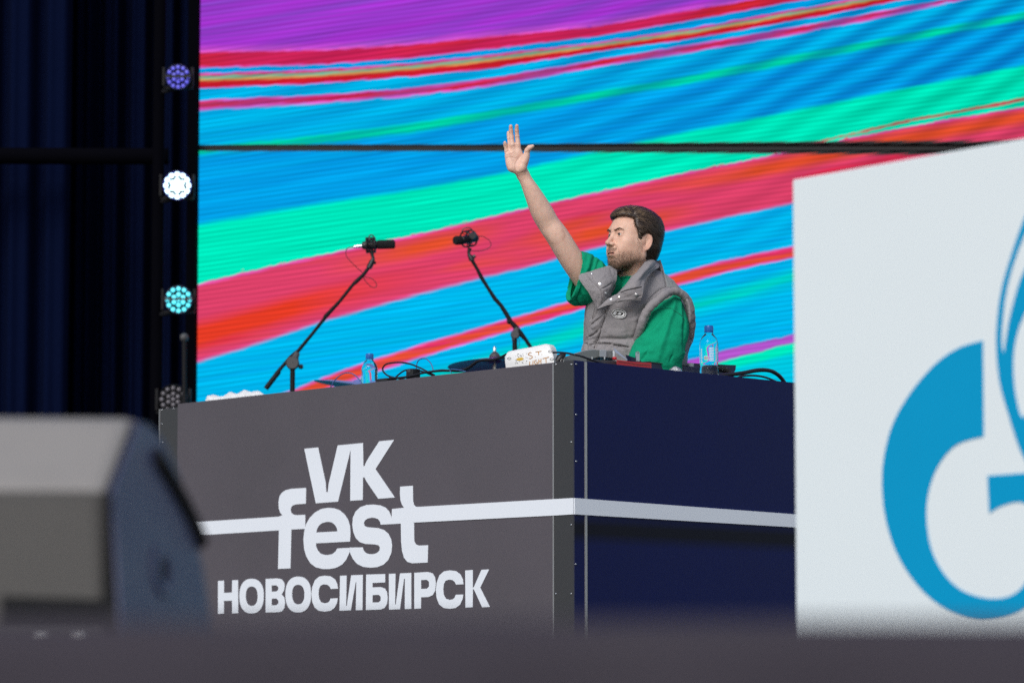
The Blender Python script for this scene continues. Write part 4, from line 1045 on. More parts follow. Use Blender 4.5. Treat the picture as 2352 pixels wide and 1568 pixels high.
# t-shirt body: visible at the neckline
rings = [ellring(1490, 1700, 900, 13.22, .10), ellring(1485, 1700, 800, 13.22, .112), ellring(1500, 1700, 750, 13.22, .108), ellring(1522, 1668, 726, 13.20, .098),
         ellring(1536, 1650, 714, 13.20, .088), ellring(1541, 1640, 703, 13.20, .080, slant=.1), ellring(1545, 1636, 698, 13.20, .074, slant=.1)]
V_, F_q, _, _ = loft(rings, 5); F_q, N_ = orient(V_, F_q); wrinkle(V_, N_, .004, 9)
np_mesh('t_shirt', V_, F_q, green, person)
collar_pts = [Vector(p) for p in crom(rings[-1], 3, True)]
MB().tube(collar_pts, .006, 6, closed=True).build('neckband', green, person, smooth=True)

# raised sleeve (open tube)
def obl(c, u, w, n=16):      # ring from centre and two half axes
    return [c + u * math.cos(2 * math.pi * i / n) + w * math.sin(2 * math.pi * i / n) for i in range(n)]
op0, op1 = PS(1453, 629, 13.10), PS(1422, 752, 13.10)
cO = (op0 + op1) / 2; uO = (op0 - op1) / 2
rings = [obl(cO + Vector((.012, .0, -.004)), uO * .93, Vector((.018, -.060, 0))), obl(cO, uO, Vector((.02, -.066, 0))),
         obl(PS(1462, 703, 13.12), (PS(1484, 642, 13.12) - PS(1440, 764, 13.12)) / 2, Vector((.02, -.076, 0))),
         obl(PS(1492, 714, 13.14), (PS(1508, 662, 13.14) - PS(1476, 766, 13.14)) / 2, Vector((.02, -.085, 0))),
         obl(PS(1522, 725, 13.16), (PS(1530, 680, 13.16) - PS(1514, 770, 13.16)) / 2, Vector((.02, -.085, 0))),
         obl(PS(1555, 735, 13.2), (PS(1555, 700, 13.2) - PS(1555, 770, 13.2)) / 2, Vector((0, -.08, 0)))]
V_, F_q, _, _ = loft(rings, 12, nr=9); F_q, N_ = orient(V_, F_q)
for ln_, w_, a_ in (([(1486, 640), (1482, 665), (1466, 700)], 3.0, -.009), ([(1497, 652), (1492, 670), (1480, 690)], 2.5, -.008), ([(1475, 638), (1470, 668), (1458, 690)], 4, .006),
                    ([(1440, 720), (1458, 745), (1470, 768)], 3, -.005), ([(1432, 740), (1445, 760), (1452, 772)], 3, -.006), ([(1500, 655), (1508, 672)], 3, .008)):
    press(V_, N_, Z_ if False else ln_, w_, a_)
wrinkle(V_, N_, .005, 13, 3)
o = np_mesh('raised_sleeve', V_, F_q, green, person); sm_ = o.modifiers.new('thick', 'SOLIDIFY'); sm_.thickness = .003; sm_.offset = -1

# sleeve hanging down on his left arm
R_ = [((1655, 1700), 738, 13.16, .045), ((1632, 1709), 756, 13.13, .075), ((1614, 1714), 776, 13.11, .09), ((1602, 1722), 806, 13.09, .098), ((1594, 1722), 835, 13.07, .100),
      ((1584, 1716), 860, 13.05, .100), ((1572, 1712), 885, 13.04, .096), ((1564, 1707), 908, 13.04, .094), ((1560, 1705), 930, 13.05, .092)]
rings = [ellring(a, b, y_, d_, h_, e=2.1) for (a, b), y_, d_, h_ in R_]
rings.insert(0, [p + (sum(rings[0], Vector()) / 16 - p) * .8 + Vector((0, .01, .004)) for p in rings[0]])
V_, F_q, _, _ = loft(rings, 12, nr=10); F_q, N_ = orient(V_, F_q)
z3 = lambda *p: [Z3(x, y) for x, y in p]
for ln_, w_, a_ in ((z3((1590, 500), (1592, 600), (1580, 700), (1530, 850), (1470, 1050), (1420, 1200), (1375, 1390)), 7, .010),
                    (z3((1260, 820), (1350, 720), (1480, 685), (1585, 690), (1700, 780), (1740, 950), (1790, 985)), 1.4, -.003),
                    (z3((1490, 720), (1380, 870), (1250, 970)), 6, -.007), (z3((1450, 830), (1330, 980), (1170, 1090)), 7, .007),
                    (z3((1160, 930), (1220, 870), (1300, 760)), 3.5, -.006), (z3((1700, 560), (1720, 760), (1730, 1000), (1725, 1250)), 3.5, -.011),
                    (z3((1260, 1215), (1200, 1310), (1150, 1370)), 2.2, -.008), (z3((1575, 1290), (1550, 1350), (1540, 1390)), 2.0, -.006),
                    (z3((1660, 560), (1690, 750), (1700, 900)), 4, .005), (z3((1100, 1180), (1250, 1160), (1350, 1080)), 6, -.004), (z3((1060, 1290), (1200, 1250), (1330, 1230)), 5, .004)):
    press(V_, N_, ln_, w_, a_)
wrinkle(V_, N_, .0035, 14, 9)
svb = BVHTree.FromPolygons([Vector(v) for v in V_], [tuple(int(i) for i in f) for f in F_q])
o = np_mesh('hanging_sleeve', V_, F_q, green, person); sm_ = o.modifiers.new('thick', 'SOLIDIFY'); sm_.thickness = .003; sm_.offset = -1

# padded vest
SL = .10
R_ = [((1453, 1716), 935, 13.20, .150), ((1452, 1719), 905, 13.20, .154), ((1453, 1722), 882, 13.20, .160), ((1457, 1727), 866, 13.20, .156), ((1459, 1731), 856, 13.20, .150), ((1458, 1734), 846, 13.20, .160),
      ((1459, 1737), 820, 13.20, .172), ((1461, 1737), 795, 13.20, .172), ((1465, 1733), 770, 13.20, .166), ((1474, 1721), 746, 13.20, .152), ((1488, 1703), 722, 13.20, .132),
      ((1508, 1686), 702, 13.20, .112), ((1532, 1667), 687, 13.21, .092), ((1552, 1650), 677, 13.21, .075)]
rings = [ellring(a, b, y_, d_, h_, n=20, slant=SL, e=2.35) for (a, b), y_, d_, h_ in R_]
V_, F_q, nV, mV = loft(rings, 13, nr=13); F_q, N_ = orient(V_, F_q)
# throat opening: drop the front top so that neck and shirt show
q = nproj(V_)
poly = [(1538, 660), (1541, 716), (1533, 730), (1520, 758), (1516, 766), (1538, 742), (1560, 725), (1576, 700), (1600, 668), (1600, 640), (1540, 640)]
def inpoly(q, pts):
    ins = np.zeros(len(q), bool); n = len(pts)
    for i in range(n):
        a, b_ = pts[i], pts[(i + 1) % n]
        ins ^= ((a[1] > q[:, 1]) != (b_[1] > q[:, 1])) & (q[:, 0] < (b_[0] - a[0]) * (q[:, 1] - a[1]) / (b_[1] - a[1] + 1e-12) + a[0])
    return ins
crease = [(z3((500, 520), (470, 700), (440, 900)), 3, .003),
          (z3((600, 690), (540, 800), (520, 830)), 2.0, -.010), (z3((740, 650), (690, 790), (640, 930), (600, 1080), (540, 1220)), 2.2, -.012),
          (z3((700, 700), (650, 790), (560, 850), (510, 900)), 2.5, -.009), (z3((690, 760), (600, 890), (520, 950)), 3.5, .006), (z3((640, 920), (560, 1010), (470, 1060)), 2.5, -.008),
          (z3((600, 1090), (520, 1140), (450, 1200)), 2.2, -.010), (z3((590, 1160), (560, 1200), (550, 1240)), 2.0, -.006), (z3((440, 1130), (455, 1180), (450, 1230)), 2.5, -.012),
          (z3((540, 1130), (700, 1140), (860, 1160), (1010, 1190)), 2.0, -.013), (z3((880, 1160), (960, 1230), (1010, 1290)), 2, -.006), (z3((900, 1150), (880, 1190), (920, 1230)), 1.5, -.005),
          (z3((1290, 640), (1210, 680), (1160, 790), (1140, 900), (1140, 1000)), 3.5, -.013), (z3((1200, 640), (1150, 700), (1100, 800)), 2.2, -.008), (z3((1250, 670), (1180, 700), (1150, 740)), 1.8, -.006),
          (z3((1110, 840), (1130, 900), (1100, 1010), (1050, 1080)), 4, -.007), (z3((1060, 780), (1030, 820)), 3, -.004), (z3((900, 700), (1000, 690), (1100, 700)), 7, .005), (z3((700, 1000), (850, 1030), (980, 1000)), 14, .006),
          (z3((1300, 240), (1350, 290), (1390, 330)), 1.5, -.004), (z3((1440, 190), (1470, 290), (1490, 400)), 1.2, -.005), (z3((1490, 400), (1380, 450), (1230, 640)), 1.6, -.005),
          (z3((1500, 410), (1620, 420), (1740, 470), (1800, 560)), 1.4, -.004), (z3((830, 600), (1000, 640), (1150, 600)), 5, -.004)]
for ln_, w_, a_ in crease: press(V_, N_, ln_, w_, a_)
N_ = normals(V_, F_q); wrinkle(V_, N_, .0028, 11, 21, (1, 1, 1)); wrinkle(V_, N_, .0009, 60, 5, (1.5, 1, .7))
# small gathers along the quilting seams
for zy in (858, 866):
    zl = PS(1500, zy, 13.05).z; g = np.exp(-((V_[:, 2] - zl) / .012) ** 2); ga = np.array([mnoise.noise(Vector((p[0] * 90, p[1] * 90, 3.1))) for p in V_]); V_ += N_ * (g * ga * .0045)[:, None]
hole = inpoly(nproj(V_), poly) & (V_[:, 1] < 13.16)
F_q = F_q[~hole[F_q].any(1)]
yoke = (inpoly(nproj(V_), [Z3(1425, 160), Z3(1500, 400), Z3(1740, 455), Z3(1800, 300), Z3(1600, 140)]))
vest = np_mesh('vest', V_, F_q, nylon, person); vest.data.materials.append(nylon2)
for p in vest.data.polygons:
    if yoke[list(p.vertices)].all(): p.material_index = 1
vb = BVHTree.FromPolygons([Vector(v) for v in V_], [tuple(int(i) for i in f) for f in F_q])
def hit(bv, sx, sy, off=0.0):
    d = ray(sx * .91875, sy * .91875).normalized(); h_ = bv.ray_cast(CAM, d)
    if h_[0] is None: return PS(sx, sy, 13.04), Vector((0, -1, 0))
    n_ = h_[1] if h_[1].dot(d) < 0 else -h_[1]
    return h_[0] + n_ * off, n_
def seam(bv, pts, name, r_=.0011, mt=None):
    c_ = crom([hit(bv, x, y, .0002)[0] for x, y in [(v.x, v.y) for v in crom([(x, y, 0) for x, y in pts], 4)]], 2)
    MB().tube(c_, r_, 5).build(name, mt or seam_m, person)
seam_m = mat('grey_thread', (.07, .065, .068), .8); gseam = mat('green_thread', (.001, .075, .045), .8)
for l_ in (z3((700, 700), (680, 820), (640, 940), (605, 1070), (545, 1200)), z3((460, 1150), (640, 1140), (800, 1152), (1010, 1185)), z3((1440, 190), (1470, 290), (1492, 400)), z3((1492, 400), (1380, 455), (1255, 560)), z3((560, 690), (535, 770), (528, 830)), z3((500, 905), (560, 845), (650, 780)), z3((450, 1060), (520, 1030), (590, 960))): seam(vb, l_, 'seam')
seam(svb, z3((1255, 810), (1350, 720), (1480, 685), (1578, 685)), 'seam', .0012, gseam); seam(svb, z3((1580, 705), (1680, 770), (1735, 850)), 'seam', .0012, gseam); seam(svb, z3((1160, 925), (1205, 885), (1250, 850)), 'seam', .0010, gseam)
# padded armhole edge over the hanging sleeve
def padded(pts, r, name, mat_, wr=.002, n=16, flat=1):
    c = crom(pts, 14); m_ = MB(); rr = [r * (.97 + .05 * math.sin(i * .31) ** 2) * min(1, .35 + i / 5, .35 + (len(c) - 1 - i) / 5) for i in range(len(c))]; m_.tube(c, rr, n)
    V2 = np.array([tuple(v) for v in m_.v]); F2 = [f for f in m_.f if len(f) == 4]; F2 = np.array(F2); N2 = normals(V2, F2); wrinkle(V2, N2, wr, 30, 2); wrinkle(V2, N2, wr * .5, 90, 5); return np_mesh(name, V2, F2, mat_, person)
pts = [PS(*Z3(*p), d_) for p, d_ in (((1110, 1120), 13.06), ((1140, 1000), 13.02), ((1172, 890), 12.995), ((1210, 775), 12.985), ((1275, 675), 12.98), ((1370, 585), 12.985), ((1460, 510), 12.995), ((1545, 465), 13.02), ((1640, 465), 13.04), ((1728, 520), 13.06), ((1790, 625), 13.08), ((1818, 765), 13.10), ((1822, 900), 13.13), ((1798, 1080), 13.16))]
padded(pts, .0165, 'armhole_edge', nylon, .0018)
padded([PS(*Z3(*p), d_) for p, d_ in (((1760, 560), 13.00), ((1790, 640), 13.005), ((1805, 760), 13.01), ((1805, 880), 13.03))], .0055, 'armhole_lining', nylon, .002)
# collar flaps
def patch(rows, nu, name, mat_, th, creases=(), wr=.003, seed=0, rnd=0):
    V2, F2, n, m = loft([[Vector(p) for p in r_] for r_ in rows], nu, False, 10); N2 = normals(V2, F2)
    if (N2[:, 1]).sum() > 0: F2 = F2[:, ::-1]; N2 = -N2
    for ln_, w_, a_ in creases: press(V2, N2, ln_, w_, a_)
    wrinkle(V2, N2, wr * .75, 18, seed); wrinkle(V2, N2, wr * .22, 70, seed)
    o = np_mesh(name, V2, F2, mat_, person); s_ = o.modifiers.new('thick', 'SOLIDIFY'); s_.thickness = th; s_.offset = -1; b_ = o.modifiers.new('round', 'BEVEL'); b_.width = th * .3; b_.segments = 2; b_.limit_method = 'ANGLE'; b_.angle_limit = R(60)
    return o, BVHTree.FromPolygons([Vector(v) for v in V2], [tuple(int(i) for i in f) for f in F2])
q3 = lambda *a: [PS(*Z3(x, y), d_) for x, y, d_ in a]
rows = [q3((1262, 18, 13.16), (1310, 22, 13.155), (1355, 40, 13.17), (1400, 90, 13.22)),
        q3((1190, 105, 13.075), (1240, 100, 13.06), (1310, 110, 13.07), (1395, 150, 13.13)),
        q3((1090, 225, 13.01), (1140, 205, 12.99), (1220, 205, 13.0), (1300, 215, 13.06)),
        q3((990, 330, 12.985), (1040, 310, 12.96), (1130, 300, 12.96), (1225, 315, 13.00)),
        q3((920, 420, 12.975), (970, 395, 12.95), (1090, 385, 12.94), (1200, 400, 12.965)),
        q3((840, 492, 12.975), (910, 475, 12.95), (1060, 455, 12.94), (1185, 485, 12.955)),
        q3((720, 570, 12.98), (860, 545, 12.955), (1040, 520, 12.945), (1172, 540, 12.955)),
        q3((582, 694, 12.99), (800, 622, 12.965), (1010, 588, 12.955), (1165, 580, 12.96))]
fr, frb = patch(rows, 12, 'collar_flap', nylon, .012,
    [(z3((830, 500), (950, 455), (1060, 430), (1178, 405)), 1.4, -.005), (z3((1330, 60), (1250, 150), (1150, 270), (1090, 330)), 4, .004), (z3((1200, 240), (1180, 330), (1150, 400)), 2.5, -.003),
     (z3((640, 655), (760, 600), (900, 575), (1100, 560)), 3, .003), (z3((840, 600), (860, 570)), 1.5, -.004), (z3((1090, 570), (1130, 530), (1170, 520)), 1.6, -.004), (z3((1380, 60), (1340, 130), (1260, 190)), 1.8, -.004), (z3((1385, 120), (1320, 180), (1240, 250)), 1.6, -.004)], .0035, 31)
rows = [q3((345, 262, 13.03), (375, 232, 13.03), (440, 214, 13.03), (520, 198, 13.035), (640, 158, 13.05), (755, 128, 13.07), (846, 178, 13.08)),
        q3((352, 300, 13.02), (395, 285, 13.015), (465, 265, 13.01), (550, 250, 13.01), (660, 225, 13.02), (765, 215, 13.04), (850, 240, 13.065)),
        q3((400, 370, 13.01), (450, 352, 13.0), (515, 335, 12.99), (590, 325, 12.985), (690, 310, 12.99), (780, 310, 13.01), (845, 320, 13.04)),
        q3((462, 455, 13.0), (508, 440, 12.99), (565, 425, 12.98), (630, 415, 12.975), (700, 400, 12.98), (765, 400, 13.0), (800, 415, 13.03)),
        q3((500, 512, 13.0), (545, 500, 12.99), (590, 488, 12.98), (640, 478, 12.975), (690, 480, 12.98), (735, 495, 13.0), (765, 500, 13.02)),
        q3((545, 600, 13.005), (575, 590, 12.995), (605, 580, 12.99), (640, 575, 12.985), (670, 575, 12.99), (705, 580, 13.0), (730, 575, 13.02)),
        q3((585, 690, 13.01), (600, 680, 13.0), (620, 668, 13.0), (640, 655, 13.0), (660, 640, 13.0), (680, 620, 13.005), (695, 600, 13.02))]
fl_, flb = patch(rows, 12, 'collar_flap', nylon, .011,
    [(z3((440, 215), (520, 330), (600, 420), (640, 460), (665, 590)), 1.3, -.0045)] + [(z3((365 + i * 17, 245 - i * 6), (440 + i * 17, 350 - i * 8), (520 + i * 17, 470 - i * 8)), .8, -.0018) for i in range(5)] +
    [(z3((530, 260), (560, 350), (620, 430)), 2, -.004), (z3((700, 240), (640, 300), (610, 330)), 2.5, .004), (z3((760, 150), (790, 230), (840, 260)), 3, -.004), (z3((640, 430), (720, 400), (790, 350)), 2.0, -.005)], .0035, 12)
# standing collar behind the neck
rows = []
for t in range(9):
    a = R(-15 + t * 26); cx_, cy_ = PS(1597, 690, 13.205).x, 13.215
    base = Vector((cx_ + .082 * math.cos(a), cy_ + .075 * math.sin(a), 0)); zb_, zt_ = PS(1600, 690, 13.2).z, PS(1600, 648, 13.2).z
    rows.append([Vector((base.x * 1 + .012 * math.cos(a), base.y + .012 * math.sin(a), zb_)), Vector((base.x, base.y, (zb_ + zt_) / 2 + .01)), Vector((base.x - .006 * math.cos(a), base.y - .006 * math.sin(a), zt_ + .004 - .012 * (1 - math.sin(max(0, a)))))])
patch(rows, 4, 'back_collar', nylon, .012, (), .003, 4)
# zip teeth along the flap, snaps, placket seams
zp = [hit(frb, *Z3(x, y), .0012)[0] for x, y in ((845, 497), (900, 472), (960, 452), (1020, 440), (1080, 425), (1130, 415), (1172, 402))]
zc_ = crom(zp, 9); m_ = MB()
for i in range(0, len(zc_) - 1): m_.box(zc_[i], (.0016, .002, .0034))
m_.build('zip', stitch, fr)
snaps = [(flb, 520, 230, .0045), (flb, 627, 367, .0062), (flb, 700, 487, .0062), (frb, 768, 567, .0056), (frb, 877, 540, .0056), (frb, 1100, 503, .0066)]
for bv, x, y, r_ in snaps:
    p, n_ = hit(bv, *Z3(x, y), .0005); n_ = (n_ + Vector((-.2, -1, 0))).normalized()
    par = fr if bv is frb else fl_
    MB().lathe([(r_, 0), (r_, .0012), (r_ * .8, .0024), (r_ * .5, .0012), (r_ * .3, .0022), (r_ * .02, .0026)], p, n_, 16).build('snap_button', M['chrome'], par, smooth=True)
m_ = MB()
for ln_ in (z3((1530, 700), (1585, 690)),): pass
# oval chest emblem: white plate, dark ring and slanted letter
pc, nc = hit(vb, *Z3(878, 755), .004); nc = (nc * .3 + Vector((-.45, -1, .05))).normalized()
eu = Vector((0, 0, 1)).cross(nc).normalized(); eu = eu if eu.x > 0 else -eu; ev = nc.cross(eu); ev = ev if ev.z > 0 else -ev
rot_ = R(-9); e1_ = eu * math.cos(rot_) + ev * math.sin(rot_); e2_ = ev * math.cos(rot_) - eu * math.sin(rot_)
W_, H_ = .0300, .0180
Ef = lambda x, y: pc + e1_ * (x * W_) + e2_ * (y * H_)
ov = lambda s_: [(s_ * math.cos(2 * math.pi * i / 40), s_ * math.sin(2 * math.pi * i / 40)) for i in range(40)]
em = flat_shape([ov(1.0)], Ef, nc, .0030).build('emblem', mat('emblem_white', (.9, .9, .9), .35), person)
ink = mat('emblem_black', (.01, .01, .012), .5)
def sc_(l, k): return [(x * k, y * k) for x, y in l]
flat_shape([[(x * .92, y * .88) for x, y in ov(1)], [(x * .80, y * .72) for x, y in ov(1)]], lambda x, y: Ef(x, y) + nc * .003, nc, .0006).build('emblem_ring', ink, em)
Dl = [(-.42, .42), (.36, .42), (.58, .30), (.60, .05), (.45, -.28), (.18, -.42), (-.62, -.42), (-.58, -.27), (-.42, -.25), (-.22, .24), (-.40, .27)]
Dh = [(-.02, .24), (.26, .24), (.34, .12), (.26, -.12), (.10, -.25), (-.20, -.25)]
flat_shape([Dl, Dh], lambda x, y: Ef(x, y) + nc * .003, nc, .0007).build('emblem_letter', ink, em)
# trousers and shoes behind the booth
jean = cloth_mat('dark_trousers', (.02, .02, .025), 400, .85, .2, .1, .05)
hipc = Vector((float(PS(1594, 900, 13.2).x), 13.2, .95)); m_ = MB()
m_.lathe([(.15, .12), (.165, .02), (.17, -.08), (.12, -.16)], hipc, n=28)
for sx in (-1, 1): m_.tube(crom([hipc + Vector((sx * .085, 0, -.05)), Vector((hipc.x + sx * .10, 13.19, .52)), Vector((hipc.x + sx * .12, 13.2, .07))], 5), [.095, .093, .09, .085, .078, .072, .07, .068, .066, .064, .062], 16)
m_.build('trousers', jean, person, smooth=True)
for sx in (-1, 1):
    m_ = MB(); b_ = Vector((hipc.x + sx * .125, 13.16, 0)); m_.lathe([(.030, .0), (.046, .012), (.050, .03), (.046, .06), (.040, .10)], b_ + Vector((0, .05, .002)), n=18)
    m_.tube([b_ + Vector((0, .05, .036)), b_ + Vector((0, -.03, .036)), b_ + Vector((0, -.11, .030)), b_ + Vector((0, -.15, .024))], [.040, .040, .034, .018], 14)
    m_.build('shoe', M['rubber'], person, smooth=True)
# ================================================================== microphones on boom stands, behind the booth
Z5 = lambda x, y: ((800 + x / 3.563) * .91875, (560 + y / 3.563) * .91875)
Z2b = lambda x, y: ((480 + x / 2.306) * .91875, (360 + y / 2.306) * .91875)
MY = 14.9
def m5(x, y, d=0.0): return P(*Z5(x, y), MY + d)
def m2(x, y, d=0.0): return P(*Z2b(x, y), MY + d)
# left stand
base = m2(577, 1420); st1 = empty('boom_stand', (base.x, base.y, 0), 'black boom stand holding the left microphone, its counterweight end pointing down left', 'microphone stand', 'microphone boom stands behind the booth')
MB().tube([Vector((base.x, base.y, .12)), m2(580, 1280)], .0115, 12).build('pole', M['blackmetal'], st1, auto=40)
pts = [m2(425, 1410), m2(500, 1312), m2(505, 1300), m2(570, 1225), m2(612, 1192), m2(690, 1098), m2(762, 1008), m2(768, 996), m2(850, 908), m2(930, 808), m2(950, 790), m2(990, 752), m2(1035, 690)]
MB().tube(pts, [.0115, .0115, .008, .008, .0085, .0075, .0075, .010, .0075, .0075, .0095, .008, .008], 10).build('boom', M['blackmetal'], st1, auto=50)
ax = Vector((0, 1, 0)); c = m2(580, 1262)
m_ = MB(); m_.lathe([(.026, -.02), (.030, -.012), (.030, .012), (.026, .02)], c, ax, 20); m_.tube([c, m2(608, 1200)], [.022, .012], 10); m_.tube([m2(580, 1300), c], [.012, .020], 10); m_.build('clutch', M['darkgrey'], st1, auto=35)
m_ = MB(); m_.tube([c, m2(620, 1283)], .005, 8); m_.lathe([(.008, -.01), (.012, 0), (.008, .01)], m2(628, 1283), (1, 0, .1), 10); m_.build('knob', M['black'], st1, auto=40)
for k in range(3):
    a = k * 2.094 + .4; MB().tube([Vector((base.x, base.y, .28)), Vector((base.x + .33 * math.cos(a), base.y + .33 * math.sin(a), .012))], .009, 8).build('leg', M['blackmetal'], st1)
def shock_mic(name, label, foam, body, centre, rsc, joint, xlr=None):
    e = empty(name, (centre.x, centre.y, centre.z), label, 'microphone', 'studio microphones in shock mounts')
    m_ = MB(); a, b = foam; d = (b - a).normalized(); L_ = (b - a).length; r = .0205
    m_.lathe([(r * .55, -.001), (r * .9, .003), (r, .010), (r, L_ - .008), (r * .85, L_ - .001), (r * .3, L_)], a, d, 24); m_.build('foam_windscreen', M['foam'], e, auto=50)
    a, b = body; d = (b - a).normalized(); L_ = (b - a).length
    MB().lathe([(.008, 0), (.016, .004), (.019, .02), (.019, L_ - .004), (.015, L_)], a, d, 24).build('body', M['black'], e, auto=40)
    s1 = MB()
    for o_ in (-.018, .020):
        u = d.orthogonal().normalized(); w = d.cross(u); s1.tube([centre + d * o_ + (u * math.cos(t) + w * math.sin(t)) * rsc for t in [i * math.pi / 12 for i in range(24)]], .0038, 8, closed=True)
    u = d.orthogonal().normalized(); w = d.cross(u)
    for k in range(4):
        t = k * math.pi / 2 + .6; q = (u * math.cos(t) + w * math.sin(t)); s1.tube([centre + q * rsc - d * .018, centre + q * rsc + d * .02], .004, 6)
        q2 = (u * math.cos(t + .6) + w * math.sin(t + .6)); q3_ = (u * math.cos(t - .6) + w * math.sin(t - .6))
        s1.tube([centre + q * rsc - d * .018, centre + q2 * .02, centre + q2 * rsc * .98 + d * .02], .0022, 5); s1.tube([centre + q * rsc + d * .02, centre + q3_ * .02, centre + q3_ * rsc * .98 - d * .018], .0022, 5)
    s1.build('shock_mount', M['black'], e, auto=50)
    m_ = MB(); m_.tube(joint, [.010, .007, .008, .013, .013][:len(joint)], 10); m_.build('swivel', M['black'], e, auto=50)
    if xlr: MB().tube(xlr, [.006, .008, .009], 12).build('cable_plug', M['steel'], e, auto=40)
    return e
e1m = shock_mic('microphone', 'black microphone with a long foam windscreen pointing right, on the left boom stand', (m5(505, 184), m5(668, 180, -.01)), (m5(372, 192), m5(512, 186)), m5(450, 188), .033, [m5(458, 235), m5(468, 285), m5(474, 310), m5(462, 340), m5(435, 392)], [m5(300, 202), m5(330, 199), m5(375, 196)])
m_ = MB(); m_.tube([m5(457 + 20 * math.cos(t), 118 + 20 * math.sin(t)) for t in [i * math.pi / 9 for i in range(18)]], .003, 6, closed=True); m_.tube([m5(435, 150), m5(447, 125)], .006, 6); m_.tube([m5(480, 150), m5(468, 125)], .006, 6); m_.build('thumb_ring', M['black'], e1m); MB().tube([m5(470, 340), m5(486, 345, -.02)], .008, 8).build('knob', M['black'], e1m)
# right stand
base = m5(1732, 1112); st2 = empty('boom_stand', (base.x, base.y, 0), 'black boom stand holding the right microphone, nearer the man\'s raised arm', 'microphone stand', 'microphone boom stands behind the booth')
MB().tube([Vector((base.x, base.y, .12)), m5(1735, 990)], .0115, 12).build('pole', M['blackmetal'], st2, auto=40)
pts = [m5(1352, 318), m5(1400, 400), m5(1440, 480), m5(1500, 575), m5(1560, 668), m5(1610, 722), m5(1660, 800), m5(1700, 870), m5(1740, 915), m5(1790, 980), m5(1830, 1025), m5(1872, 1090), m5(1930, 1180)]
MB().tube(pts, [.008, .0075, .009, .0078, .0095, .009, .0105, .010, .012, .0125, .0085, .0085, .009], 10).build('boom', M['blackmetal'], st2, auto=50)
c = m5(1738, 935); m_ = MB(); m_.lathe([(.017, -.018), (.021, 0), (.017, .018)], m5(1738, 985), ax, 18); m_.tube([m5(1738, 985), m5(1760, 925)], [.018, .014], 10); m_.tube([m5(1728, 1040), m5(1738, 985)], [.010, .018], 8); m_.build('clutch', M['darkgrey'], st2, auto=35)
m_ = MB(); m_.tube([m5(1705, 880), m5(1680, 868)], .006, 8); m_.lathe([(.008, -.009), (.014, 0), (.008, .009)], m5(1682, 868), (1, 0, .1), 10); m_.build('knob', M['black'], st2, auto=40)
for k in range(3):
    a = k * 2.094 + 1.4; MB().tube([Vector((base.x, base.y, .28)), Vector((base.x + .33 * math.cos(a), base.y + .33 * math.sin(a), .012))], .009, 8).build('leg', M['blackmetal'], st2)
e2m = shock_mic('microphone', 'black microphone seen nearly end on in its round shock mount, on the right boom stand', (m5(1262, 146, -.03), m5(1200, 146, -.055)), (m5(1400, 122, .04), m5(1255, 146, -.03)), m5(1325, 130, 0), .035, [m5(1335, 215), m5(1325, 250), m5(1328, 275), m5(1345, 298), m5(1355, 325)])
m_ = MB(); m_.tube([m5(1312 + 48 * math.cos(t), 72 + 40 * math.sin(t)) for t in [math.pi + i * math.pi / 12 for i in range(13)]], .0028, 6); m_.build('thumb_ring', M['black'], e2m); MB().lathe([(.012, -.01), (.018, 0), (.014, .012)], m5(1358, 108, -.04), (0, -1, 0), 14).build('end_cap', M['black'], e2m); MB().tube([m5(1350, 300), m5(1385, 283)], .008, 8).build('knob', M['black'], e2m)
def cable(pts, r, name, label, mat_='cable', group=None, n=8, cat='cable'):
    o = MB().tube(crom(pts, 8), r, n).build(name, M[mat_], auto=60); return tag(o, label, cat, group)
cable([m5(*p) for p in ((302, 202), (262, 205), (235, 228), (233, 278), (265, 325), (320, 380), (372, 428), (384, 455), (400, 500), (445, 550), (485, 566), (505, 548), (490, 512), (450, 482), (395, 468))], .0016, 'microphone_cable', 'thin cable looping down from the left microphone and curling beside its boom')
cable([m5(*p) for p in ((1395, 118), (1440, 110), (1495, 135), (1524, 178), (1500, 215), (1430, 240), (1340, 240))], .0016, 'microphone_cable', 'thin cable making a round loop to the right of the right microphone')
cable([m5(*p) for p in ((1745, 985), (1752, 1030), (1748, 1080), (1762, 1105), (1775, 1080), (1772, 1020), (1765, 980))], .0015, 'stand_cord', 'thin cord hanging in a loop from the clutch of the right boom stand')

# ================================================================== cymbals of the drum kit hidden behind the booth
def cymbal(c, r, tilt, label, mt, topn):
    e = empty('cymbal', (c.x, c.y, c.z), label, 'cymbal', 'cymbals showing above the booth edge')
    axis = Vector((math.sin(tilt[0]), math.sin(tilt[1]), 1)).normalized()
    MB().lathe([(r, -.012), (r * .7, .000), (r * .3, .008), (r * .17, .010), (r * .10, .022), (.006, .026), (.004, .026), (.004, .024), (r * .09, .020), (r * .16, .0085), (r * .3, .0065), (r * .7, -.0015), (r, -.0132)], c, axis, 48, False).build('bow', mt, e, smooth=True)
    MB().tube([Vector((c.x, c.y, .02)) + axis * 0, c + axis * (.05 if topn else .03)], .007, 8).build('rod', M['steel'], e)
    if topn:
        MB().lathe([(.026, .02), (.024, .032), (.014, .044), (.006, .05)], c, axis, 18).build('felt', M['darkgrey'], e, smooth=True)
        m_ = MB(); m_.lathe([(.007, .05), (.007, .066), (.004, .072)], c, axis, 12); m_.build('wing_nut', M['steel'], e, auto=40)
    for k in range(3):
        a = k * 2.094; MB().tube([Vector((c.x, c.y, .25)), Vector((c.x + .28 * math.cos(a), c.y + .28 * math.sin(a), .012))], .008, 6).build('leg', M['steel'], e)
cm1 = mat('cymbal_dark', (.34, .12, .46), .5, spec=.25, var=.3, vscale=12)  # purple reflection of the screen painted into the base colour
cm2 = mat('cymbal_blue', (.16, .22, .50), .45, spec=.3, var=.2, vscale=8)
